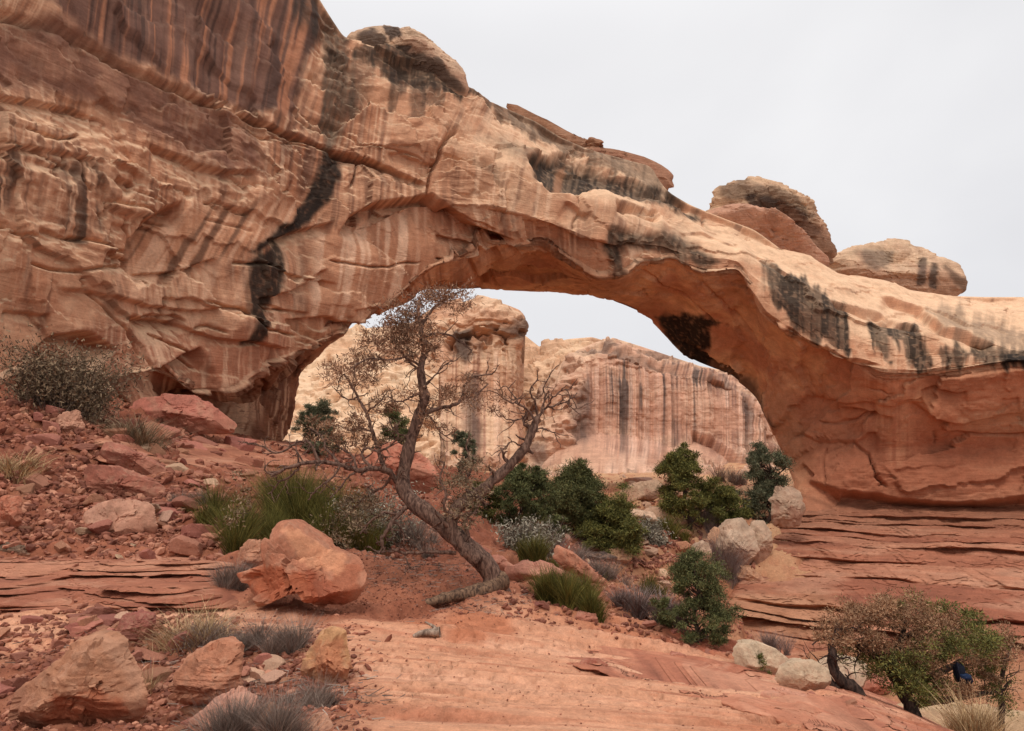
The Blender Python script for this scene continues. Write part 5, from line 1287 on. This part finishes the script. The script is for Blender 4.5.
# -- fans of thin stems: broom bushes, grass, twiggy shrubs
def fan(name, px, py, wpx, hpx, mat, label, cat, seed, n=500, width=.012, splay=.7, group=None, segs=4, curl=.35, ymin=2.5, Y=None, twiggy=0, leafmat=None, leaf=.03, nl=3, mound=0.0):
    rng = np.random.default_rng(seed)
    b = ground_hit(px, py, ymin) if Y is None else pt(px, py, Y)
    s = b[1] / FPX; W = wpx * s * .5; H = hpx * s
    root_xy = rng.normal(size=(n, 2)) * np.array([W * .38, min(W, H) * .35])
    Vs, Fs, k = [], [], 0
    hs = H * rng.uniform(.2, 1.08, n) * np.clip(1.05 - .45 * (np.abs(root_xy[:, 0]) / (W + 1e-6)) ** 2, .3, 1.1)
    dirx = root_xy / (np.linalg.norm(root_xy, axis=1, keepdims=True) + 1e-6) * rng.random((n, 1)) + rng.normal(size=(n, 2)) * .6
    if mound:                                              # several tufts, each radiating from its own crown
        nc = max(5, int(2.2 * W / (H * .30)))
        cx = rng.uniform(-.8, .8, nc) * W; cy = rng.normal(size=nc) * min(W, H) * .28
        chh = 1.45 * H * rng.uniform(.5, 1.0, nc) * np.clip(1.1 - .5 * (np.abs(cx) / W) ** 2, .4, 1)
        ci = rng.integers(0, nc, n); a_ = rng.uniform(0, 6.28, n); e_ = rng.random(n) ** .6
        root_xy = np.stack([cx[ci], cy[ci]], -1) + rng.normal(size=(n, 2)) * H * .07
        hs = chh[ci] * rng.uniform(.7, 1.1, n) * (1 - .35 * e_)
        dirx = np.stack([np.cos(a_), np.sin(a_)], -1) * e_[:, None] * 1.5 + rng.normal(size=(n, 2)) * .3
    w = np.linspace(0, 1, segs + 1)
    base = np.concatenate([root_xy, np.zeros((n, 1))], 1)
    base[:, 2] = terr_full(b[0] + root_xy[:, 0], b[1] + root_xy[:, 1]) - b[2] - .02 if Y is None else -.02
    Pm = np.zeros((n, segs + 1, 3))
    for i in range(segs + 1):
        t = w[i]
        off = dirx * (splay * t + curl * t * t)[..., None] * hs[:, None] * .6 if False else dirx * (splay * t + curl * t * t) * hs[:, None] * .6
        Pm[:, i, :2] = base[:, :2] + off + (rng.normal(size=(n, 2)) * .03 * H * t if twiggy else 0)
        Pm[:, i, 2] = base[:, 2] + hs * (t - .25 * curl * t * t)
    side = rng.normal(size=(n, 3)); side[:, 2] = 0; side /= np.linalg.norm(side, axis=1, keepdims=True)
    wd = width * (1 - .85 * w)[None, :, None] * side[:, None]
    V = np.stack([Pm - wd, Pm + wd], 2).reshape(-1, 3)
    st = (segs + 1) * 2; i0 = (np.arange(n) * st)[:, None] + np.arange(segs)[None] * 2
    F = np.stack([i0, i0 + 1, i0 + 3, i0 + 2], -1).reshape(-1, 4)
    if leafmat is None:
        o = link(name, mesh_np(name, V, F, False), M[mat]); o.location = [float(c) for c in b]
        return tag(o, label, cat, group)
    root = empty(name, b, label, cat, group)
    link('stems', mesh_np('stems', V, F, False), M[mat], root)
    t = rng.uniform(.3, 1, (n, nl)); idx = t * segs; i0 = np.minimum(idx.astype(int), segs - 1); fr = (idx - i0)[..., None]
    rr = np.arange(n)[:, None]
    Cc = (Pm[rr, i0] * (1 - fr) + Pm[rr, i0 + 1] * fr).reshape(-1, 3) + rng.normal(size=(n * nl, 3)) * leaf * .8
    Vl, Fl = leaves_np(Cc, rng.normal(size=(n * nl, 3)) + np.array([0, 0, .3]), leaf * rng.uniform(.6, 1.3, n * nl), leaf * .4, rng)
    link('foliage', mesh_np('foliage', Vl, Fl, False), M[leafmat], root)
    return root

G_B = None
fan('broom_bush', 318, 540, 120, 66, 'broom', 'largest bright green broom bush, straight behind the angular broken red boulder', 'bush', 501, 5200, .009 * .6, .55, mound=.8)
fan('broom_bush', 258, 547, 100, 42, 'broom', 'low green broom bush in front of the largest one, beside the tan tucked boulder', 'bush', 502, 3400, .009 * .6, .6, mound=.8)
fan('broom_bush', 222, 528, 54, 40, 'broom', 'small yellow green broom bush at the end of the green clump nearest the rubble', 'bush', 503, 1800, .009 * .6, .5, mound=.8)
fan('broom_bush', 345, 548, 80, 44, 'broom', 'dark green broom bush between broken red boulder and leaning trunk', 'bush', 504, 2600, .008 * .6, .6, mound=.8)
fan('broom_bush', 562, 605, 66, 36, 'broom', 'green broom bush on the rim of the pink bedrock', 'bush', 505, 2800, .009 * .6, .5, mound=.8)
fan('broom_bush', 598, 618, 32, 26, 'broom', 'small green broom bush hanging over the bedrock rim, next to a larger one', 'bush', 506, 1200, .009 * .6, .5, mound=.8)
fan('broom_bush', 538, 566, 36, 32, 'broom', 'narrow green broom bush on the tilted red slab edge', 'bush', 507, 1400, .010 * .6, .4, mound=.8)
fan('broom_bush', 664, 532, 48, 20, 'broom', 'low olive bush below the long low pale boulder', 'bush', 508, 1400, .025 * .6, .7, mound=.8)
fan('broom_bush', 655, 596, 30, 18, 'broom', 'small yellow green bush beside the open young pinyon', 'bush', 509, 1000, .016 * .6, .5, mound=.8)
fan('sage_bush', 527, 556, 40, 38, 'twig', 'pale grey sagebrush between narrow broom bush and leaning trunk', 'shrub', 510, 500, .006, .6, leafmat='sage', leaf=.07, nl=8)
fan('sage_bush', 652, 540, 26, 18, 'twig', 'grey sagebrush at the base of the low olive bush', 'shrub', 511, 260, .012, .6, leafmat='sage', leaf=.13, nl=6)
fan('twiggy_shrub', 716, 570, 46, 38, 'purple_grey', 'leafless purplish grey shrub in front of the tall split boulder', 'shrub', 512, 1620, .012 * .65, .7, twiggy=1, mound=.7)
fan('twiggy_shrub', 650, 622, 72, 30, 'purple_grey', 'wide purplish grey shrub beyond the rim of the bedrock', 'shrub', 513, 2340, .009 * .65, .8, twiggy=1, mound=.7)
fan('twiggy_shrub', 560, 566, 60, 30, 'purple_grey', 'dusky grey shrub spread below the pointed pinyon', 'shrub', 514, 1620, .010 * .65, .8, twiggy=1, mound=.7)
fan('twiggy_shrub', 608, 582, 70, 20, 'grey_shrub', 'flat grey shrub on the open gully floor', 'shrub', 515, 1440, .012 * .65, .8, twiggy=1, mound=.7)
fan('twiggy_shrub', 700, 528, 30, 22, 'purple_grey', 'small grey shrub under the low wide juniper', 'shrub', 516, 720, .018 * .65, .7, twiggy=1, mound=.7)
fan('twiggy_shrub', 728, 482, 40, 22, 'grey_shrub', 'faint grey shrub near the overhang of the streaked cliff', 'shrub', 517, 720, .03 * .65, .7, twiggy=1, mound=.7)
fan('leafy_shrub', 64, 410, 84, 72, 'twig', 'large brown grey leafy shrub against the cliff at the top of the rubble slope', 'shrub', 518, 900, .010, .6, leafmat='brown_shrub', leaf=.10, nl=16, twiggy=1)
fan('grass_clump', 138, 448, 50, 36, 'brown_shrub', 'dark drooping grass clump between broad red slab boulder and rubble', 'grass clump', 519, 900, .012, .9, curl=.8)
fan('grass_clump', 14, 474, 48, 24, 'straw', 'dry grass clump at the photo edge below the large leafy shrub', 'grass clump', 520, 600, .010, .9, curl=.8)
fan('grass_tuft', 192, 642, 80, 38, 'straw', 'dry straw tuft leaning over the stones between two big foreground boulders', 'grass tuft', 521, 900, .0035, .9, curl=.9)
fan('grass_tuft', 206, 630, 24, 42, 'straw', 'thin tall straw stalks rising behind the leaning dry tuft', 'grass tuft', 522, 60, .0022, .25, curl=.2)
fan('grass_tuft', 205, 644, 60, 26, 'grey_shrub', 'dark grey base of old grass under the leaning straw tuft', 'grass tuft', 523, 700, .004, .8, curl=.6)
fan('twiggy_shrub', 268, 652, 90, 32, 'grey_shrub', 'matted grey brown shrub behind the wavy banded boulder', 'shrub', 524, 2700, .0035 * .65, .9, twiggy=1, mound=.7)
fan('twiggy_shrub', 258, 738, 92, 50, 'grey_shrub', 'round grey spiky shrub at the bottom edge before the pink slab', 'shrub', 525, 2880, .003 * .65, .8, twiggy=1, mound=.7)
fan('twiggy_shrub', 312, 708, 62, 30, 'grey_shrub', 'small grey shrub at the foot of the ochre boulder', 'shrub', 526, 1260, .003 * .65, .8, twiggy=1, mound=.7)
fan('grass_tuft', 146, 690, 30, 34, 'straw', 'pale dry stalks growing beside the largest rust boulder', 'grass tuft', 527, 120, .002, .5, curl=.7)
fan('twiggy_shrub', 226, 590, 40, 26, 'grey_shrub', 'faded brown shrub on the ledges at the undercut end of the broken boulder', 'shrub', 528, 1080, .005 * .65, .8, twiggy=1, mound=.7)
fan('grass_clump', 976, 738, 52, 40, 'straw', 'round tan grass clump at the lower end of the bedrock slope', 'grass clump', 529, 1100, .004, .6, curl=.4, Y=7.6)
fan('twiggy_shrub', 774, 652, 34, 20, 'purple_grey', 'dead grey shrub on top of the cream boulders', 'shrub', 530, 630, .008 * .65, .7, twiggy=1, Y=22.5, mound=.7)
fan('twiggy_shrub', 600, 530, 60, 14, 'grey_shrub', 'low grey shrub on the slope behind the round juniper', 'shrub', 531, 720, .02 * .65, .8, twiggy=1, mound=.7)
fan('twiggy_shrub', 420, 545, 60, 26, 'grey_shrub', 'tangle of grey dead stems under the leaning trunk', 'shrub', 532, 1080, .006 * .65, .8, twiggy=1, mound=.7)
fan('twiggy_shrub', 190, 505, 40, 16, 'grey_shrub', 'low faded shrub beside the small yellow green broom bush', 'shrub', 533, 720, .006 * .65, .9, twiggy=1, mound=.7)

fan('leafy_shrub', 380, 548, 56, 64, 'twig', 'tall grey leafy bush tangled with the low limbs of the leaning dead tree', 'shrub', 540, 260, .006, .5, leafmat='sage', leaf=.05, nl=12, twiggy=1)
fan('leafy_shrub', 350, 545, 40, 50, 'twig', 'brownish leafy bush at the end of the largest broom bush', 'shrub', 541, 220, .006, .5, leafmat='brown_shrub', leaf=.045, nl=12, twiggy=1)
# -- the leaning, half dead tree in the middle
def dead_tree():
    rng = np.random.default_rng(61)
    b = ground_hit(494, 588); Y0 = b[1]; s = Y0 / FPX
    root = empty('dead_tree', b, 'leaning half dead pinyon with twisted bare limbs and faded brown needles', 'tree')
    def path(pts):
        out = []; dy = 0
        for q in pts: out.append(pt(q[0], q[1], Y0 + (q[2] if len(q) > 2 else 0)) - b)
        return out
    ts = TubeSet(); ends = []
    def limb(pts, r0, r1, sides=9, jit=.004):
        P = refine(path(pts), 5, jit, rng); n = len(P)
        R = np.linspace(r0 * .58, r1 * .85, n) * s * (1 + .08 * np.sin(np.arange(n) * .9) + rng.normal(size=n) * .025)
        ts.tube(P, R, sides); return P
    A = limb([(494,594,0),(491,574,0),(480,558,0),(458,538,.02),(432,517,.05),(412,501,.1),(403,486,.15),(406,462,.2),(412,438,.25),(420,412,.25),(425,398,.2),(422,382,.15),(421,366,.15),(425,350,.2),(421,330,.25),(418,312,.25),(420,300,.3)], 18, 1.8, 12)
    # butt flare
    ts.tube(refine(path([(505,598,.1),(494,580,.03),(484,562,0)]), 5), (9 * s, 9 * s), 8)
    L = [
     ([(420,328,.25),(430,313,.3),(441,302,.35),(453,295,.4),(464,290,.5)], 3.2, 1), ([(420,330,.25),(405,328,.1),(393,320,0),(384,314,-.1)], 2, .8),
     ([(423,337,.2),(435,333,.3),(450,335,.4),(460,342,.5),(472,350,.6)], 2.6, .8), ([(421,366,.15),(405,358,0),(390,360,-.15),(370,358,-.3),(354,366,-.4)], 2.4, .8),
     ([(421,372,.15),(410,362,.3),(399,350,.4),(388,338,.5)], 2.4, .8), ([(424,414,.2),(440,408,.3),(455,405,.4),(462,397,.5),(466,384,.5),(476,376,.6),(492,374,.7)], 4.2, 1),
     ([(462,399,.5),(476,395,.6),(488,384,.7)], 2.2, .8), ([(421,392,.2),(410,398,0),(398,402,-.1),(388,396,-.2)], 2, .7), ([(420,410,.25),(432,420,.2),(440,432,.1),(452,440,.1)], 1.5, .6),
     ([(424,386,.2),(434,376,.2),(444,366,.2),(452,360,.2)], 1.8, .6), ([(421,345,.2),(410,340,.3),(402,330,.4)], 1.6, .6),
     ([(403,488,.15),(393,476,.1),(385,470,0),(372,468,-.1),(357,470,-.15),(340,465,-.2),(320,462,-.3),(301,464,-.4),(286,468,-.45),(271,476,-.5)], 6, 1.8),
     ([(320,462,-.3),(312,447,-.3),(305,440,-.3),(292,446,-.35),(276,453,-.4),(262,446,-.4),(246,442,-.45)], 2.6, .8), ([(340,465,-.2),(326,448,-.1),(322,438,0),(310,428,.1)], 2.4, .8),
     ([(385,470,0),(378,450,.05),(372,430,.1),(365,410,.15),(357,396,.2),(350,382,.2),(344,374,.2)], 4.2, 1), ([(366,412,.15),(378,403,.1),(386,394,.1)], 2, .7), ([(358,397,.2),(350,400,.2),(342,396,.2),(334,388,.2)], 1.6, .6),
     ([(372,468,-.1),(362,456,-.1),(366,448,-.1),(378,452,-.1),(386,458,0)], 2.6, 1.2), ([(357,470,-.15),(346,480,-.2),(338,490,-.25),(330,498,-.3)], 2, .7),
     ([(410,505,.1),(398,515,0),(388,528,-.1),(382,540,-.1),(384,552,-.1)], 4.2, 2), ([(398,515,0),(386,512,-.1),(372,520,-.1),(360,534,-.2)], 3, 1), ([(392,520,0),(402,530,0),(404,545,0)], 2.4, 1.2),
     ([(456,553,-.1),(430,552,-.2),(405,553,-.25),(392,549,-.25)], 3.4, 1.6),
     ([(478,560,-.12),(463,548,-.12),(454,534,-.1),(451,520,-.1),(455,510,-.08),(468,500,0),(482,490,.1),(496,478,.2),(510,465,.3),(524,449,.35),(532,432,.4),(538,418,.45)], 13, 4.6),
     ([(462,546,-.12),(468,536,-.1),(464,524,-.1),(470,514,-.1)], 4, 1.6),
     ([(536,424,.4),(529,411,.3),(519,405,.2),(508,401,.1),(497,393,0)], 2.6, .8), ([(529,411,.3),(522,418,.3),(510,420,.2),(500,415,.2)], 1.8, .6), ([(538,418,.45),(535,402,.4),(530,390,.3),(538,380,.3)], 2.4, .7),
     ([(538,418,.45),(546,408,.5),(556,405,.6),(566,402,.6),(577,393,.7)], 2.4, .7), ([(546,408,.5),(552,399,.4),(561,391,.4),(572,388,.4)], 1.8, .6), ([(541,412,.45),(545,398,.5),(544,386,.5),(550,376,.5)], 1.8, .6),
     ([(532,432,.4),(542,428,.5),(552,432,.6),(560,438,.7)], 1.6, .5), ([(524,449,.35),(514,442,.2),(506,446,.1),(498,456,0)], 1.6, .5), ([(519,405,.2),(512,394,.2),(506,386,.2)], 1.4, .5), ([(566,402,.6),(572,408,.6),(580,408,.6)], 1.2, .5),
    ]
    L += [([(392,476,.1),(384,486,.2),(374,492,.3),(362,500,.3),(352,512,.3)], 2.6, .8), ([(378,452,.05),(390,446,0),(398,436,-.1),(396,424,-.1)], 2.0, .7), ([(340,465,-.2),(332,478,-.3),(318,488,-.4),(308,500,-.4)], 2.2, .7),
          ([(372,432,.1),(360,428,.2),(348,430,.3),(336,424,.3)], 1.8, .6), ([(301,464,-.4),(292,476,-.4),(280,482,-.4),(268,494,-.4)], 2.2, .7), ([(357,470,-.15),(352,455,-.1),(340,448,0),(334,438,0)], 2.2, .7), ([(452,522,-.1),(444,508,-.2),(446,494,-.2),(440,480,-.2),(444,462,-.2)], 3.0, .9),
          ([(470,498,0),(466,482,.1),(472,466,.1),(466,448,.1),(470,430,.1)], 2.4, .8), ([(414,430,.25),(404,436,.3),(392,430,.3),(380,434,.3)], 1.6, .6)]
    for pts, r0, r1 in L:
        P = limb(pts, r0, r1, 6, .006)
        for i in range(2, len(P), 2):
            if rng.random() < .8:
                d = (P[i] - P[i - 1]); d = d / np.linalg.norm(d) + rng.normal(size=3) * .9
                grow(ts, P[i], d, rng.uniform(8, 22) * s, max(.9, r1) * s * .7, 1, rng, ends, up=.05, spread=.8, kids=(1, 3), wig=.35, sides=4)
    for i in range(30, len(A), 2):
        d = rng.normal(size=3); grow(ts, A[i], d, rng.uniform(8, 22) * s, 1.0 * s, 1, rng, ends, kids=(1, 3), wig=.35, sides=4)
    ts.build('trunk', M['bark'], root)
    # fallen stem lying at the foot
    f = TubeSet(); P = refine(path([(503,580,.02),(490,588,-.12),(470,593,-.3),(450,597,-.4),(430,602,-.5),(409,607,-.6)]), 6, .006, rng)
    f.tube(P, np.linspace(9.5, 2.5, len(P)) * s * (1 + .07 * np.sin(np.arange(len(P)) * .7) + rng.normal(size=len(P)) * .02), 10)
    f.build('fallen_stem', M['deadwood'], root)
    cl = []
    def spot(px, py, rx, ry, n, dy=.2):
        for _ in range(max(6, n // 24)):
            c = pt(px + rng.normal() * rx * .55, py + rng.normal() * ry * .55, Y0 + dy + rng.normal() * .35) - b
            r = rng.uniform(3, 10) * s; cl.append((c, (r, r, r * .7), 46))
    for q in [(405,318,22,16,1000),(440,300,26,12,800),(388,340,26,18,1000),(366,366,24,18,800),(345,375,16,14,300),(425,345,16,12,450),(408,350,18,14,500),(440,395,22,16,350),(475,388,18,14,300),(392,402,22,16,350),(352,425,22,20,350),(375,440,18,16,300),(330,440,20,16,160),(430,425,16,12,220),(500,405,16,14,140),(430,296,16,8,300),(320,430,16,14,150)]:
        spot(*q)
    foliage('crown', cl, .050, .013, M['dead_needles'], root, rng)
    cl = []
    for q in [(462,492,22,18,900,-.1),(458,515,12,14,250,-.1),(470,470,14,14,220,-.1),(350,520,22,22,500,.2),(365,500,16,14,300,.2),(240,500,18,22,200,.3)]: spot(*q)
    foliage('lower_foliage', cl, .045, .013, M['brown_shrub'], root, rng)
dead_tree()

# -- the rusty juniper at the lower end of the bedrock
def rusty_juniper():
    rng = np.random.default_rng(62)
    Y0 = 10.2; b = pt(868, 706, Y0)
    s = Y0 / FPX
    root = empty('juniper_tree', b, 'crooked juniper with rusty brown tips at the lower end of the bedrock', 'tree')
    ts = TubeSet(); ends = []
    def path(pts): return [pt(q[0], q[1], Y0 + (q[2] if len(q) > 2 else 0)) - b for q in pts]
    def limb(pts, r0, r1, sides=8):
        P = refine(path(pts), 5, .006, rng); ts.tube(P, np.linspace(r0, r1, len(P)) * s * (1 + rng.normal(size=len(P)) * .05), sides); return P
    Ls = [([(866,712,0),(856,691,0),(843,682,0),(834,670,0),(832,655,.05),(834,640,.1),(842,626,.1)], 7, 2.5), ([(838,690,0),(830,680,.1),(824,672,.2),(820,664,.2)], 4, 1),
          ([(922,740,.4),(914,716,.4),(904,694,.5),(893,674,.5),(880,660,.5),(866,650,.4),(850,641,.3),(836,638,.2)], 8, 2), ([(893,674,.5),(896,655,.5),(902,638,.5),(906,620,.5)], 5, 1.5), ([(880,660,.5),(872,640,.6),(868,622,.6)], 3.5, 1),
          ([(904,694,.5),(925,680,.7),(948,668,.9),(970,655,1.0),(985,640,1.1)], 5, 1.2), ([(912,704,.4),(945,700,.6),(975,694,.8),(1000,690,1.0),(1012,680,1.0)], 4, 1.2), ([(902,638,.5),(925,628,.6),(950,622,.7)], 2.6, .8), ([(1000,735,1.0),(1002,710,1.0),(1000,690,1.0),(1006,660,1.0),(1014,640,1.0)], 4, 1.2),
          ([(834,640,.1),(822,638,.1),(812,645,.1)], 1.6, .6)]
    for pts, r0, r1 in Ls:
        P = limb(pts, r0, r1)
        for i in range(6, len(P), 3):
            grow(ts, P[i], rng.normal(size=3) + np.array([0, 0, .4]), rng.uniform(14, 30) * s, r1 * s * .6, 1, rng, ends, kids=(2, 3), wig=.3, sides=4)
    ts.build('trunk', M['bark_dark'], root)
    rust, green = [], []
    def spot(L, px, py, rx, ry, n, dy):
        for _ in range(max(5, n // 30)):
            c = pt(px + rng.normal() * rx * .5, py + rng.normal() * ry * .5, Y0 + dy + rng.normal() * .35) - b
            r = rng.uniform(3, 9) * s; L.append((c, (r, r, r * .7), 105))
    for q in [(850,622,28,16,1000,.1),(835,640,16,10,350,.0),(890,605,26,10,700,.1),(880,612,28,14,1000,.4),(905,640,34,18,800,.3),(870,648,22,12,500,.2),(940,625,26,16,900,.4),(965,650,24,20,500,.6),(930,660,20,14,500,.3),(985,670,20,20,600,.7),(1010,650,16,24,500,.9),(955,690,30,12,700,.3),(915,620,20,14,600,.5)]: spot(rust, *q)
    for q in [(905,672,30,20,1600,.2),(925,690,20,14,700,.1),(948,645,24,16,900,.2),(985,640,18,14,600,.2),(930,655,26,22,900,.6),(970,640,26,20,1300,1.2),(990,660,18,18,700,1.2),(880,660,24,16,700,.9),(900,605,20,10,450,.7),(860,655,20,14,400,.8),(1000,700,14,14,400,1.2),(945,610,18,8,300,.8),(970,615,14,8,250,.9)]: spot(green, *q)
    foliage('rusty_foliage', rust, .034, .011, M['rust_needles'], root, rng)
    foliage('crown', green, .034, .011, M['juniper'], root, rng)
rusty_juniper()

# -- dark blue pack half hidden behind the rusty juniper
def pack():
    m, nt, bs = nt_new('navy_cloth'); bs.inputs['Base Color'].default_value = (.012, .014, .026, 1); bs.inputs['Roughness'].default_value = .7
    m2, nt, bs = nt_new('blue_cloth'); bs.inputs['Base Color'].default_value = (.018, .036, .09, 1); bs.inputs['Roughness'].default_value = .55
    c = pt(961, 672, 10.5); s = 10.0 / FPX
    root = empty('backpack', c - np.array([0, 0, .16]), 'dark blue backpack half hidden in the rusty juniper', 'backpack')
    V, F = ico(4)
    def blob(name, mat, off, dim, k, seed):
        P = np.sign(V) * np.abs(V) ** k; P = P + V * (fbm(V + seed, .7, 3, seed) * .10)[:, None]
        return link(name, mesh_np(name, (P * np.array(dim) + np.array(off)) * .72, F, True), mat, root)
    blob('body', m, (-.02, .02, .20), (.10, .09, .17), .7, 3)
    blob('lid', m2, (.03, -.06, .16), (.11, .07, .05), .7, 5)
    blob('pocket', m, (.10, -.03, .09), (.08, .07, .07), .7, 7)
    t = TubeSet(); t.tube(refine([(-.08, -.06, .30), (-.10, -.12, .20), (-.08, -.08, .06)], 5), (.012, .012), 6); t.build('strap', m, root)
pack()

# -- short grey log on the bedrock
def log():
    rng = np.random.default_rng(71); b = ground_hit(428, 638); s = b[1] / FPX
    root_off = b
    t = TubeSet()
    P = refine([np.array([-14 * s, -.02, .02]), np.array([-6 * s, .0, .05]), np.array([4 * s, .02, .055]), np.array([11 * s, .03, .06])], 6, .003, rng)
    t.tube(P, np.array(np.linspace(2.0, 5.0, len(P)) * s) * (1 + rng.normal(size=len(P)) * .03), 8)
    P2 = refine([np.array([9 * s, .03, .07]), np.array([3 * s, .06, .12]), np.array([-4 * s, .1, .15])], 5, .002, rng); t.tube(P2, (2.2 * s, .8 * s), 6)
    o = t.build('log', M['greywood']); o.location = [float(c) for c in b]
    tag(o, 'short split grey log lying on the sandy bedrock', 'log')
log()

# -- dead twigs and needles lying on the soil: nobody could count them
def litter():
    rng = np.random.default_rng(81); V = []; D = []
    for (px, py, rx, ry, n) in [(420,560,60,22,1400),(380,545,30,14,600),(470,600,40,8,300),(250,655,50,20,500),(300,700,40,20,400),(150,650,40,20,250)]:
        k = 0
        X = []
        for i in range(26): X.append(ground_hit(px + rng.normal() * rx * .6, py + rng.normal() * ry * .6))
        X = np.array(X); q = X[rng.integers(0, len(X), n)] + rng.normal(size=(n, 3)) * np.array([.35, .35, 0])
        q[:, 2] = terr_full(q[:, 0], q[:, 1]) + .012
        d = rng.normal(size=(n, 3)); d[:, 2] *= .12
        V.append(q); D.append(d)
    V = np.concatenate(V); D = np.concatenate(D)
    A, F = leaves_np(V, D, .10 * rng.uniform(.4, 1.5, len(V)), .009, rng)
    tag(link('litter', mesh_np('litter', A, F, False), M['grey_shrub']), kind='stuff')
litter()
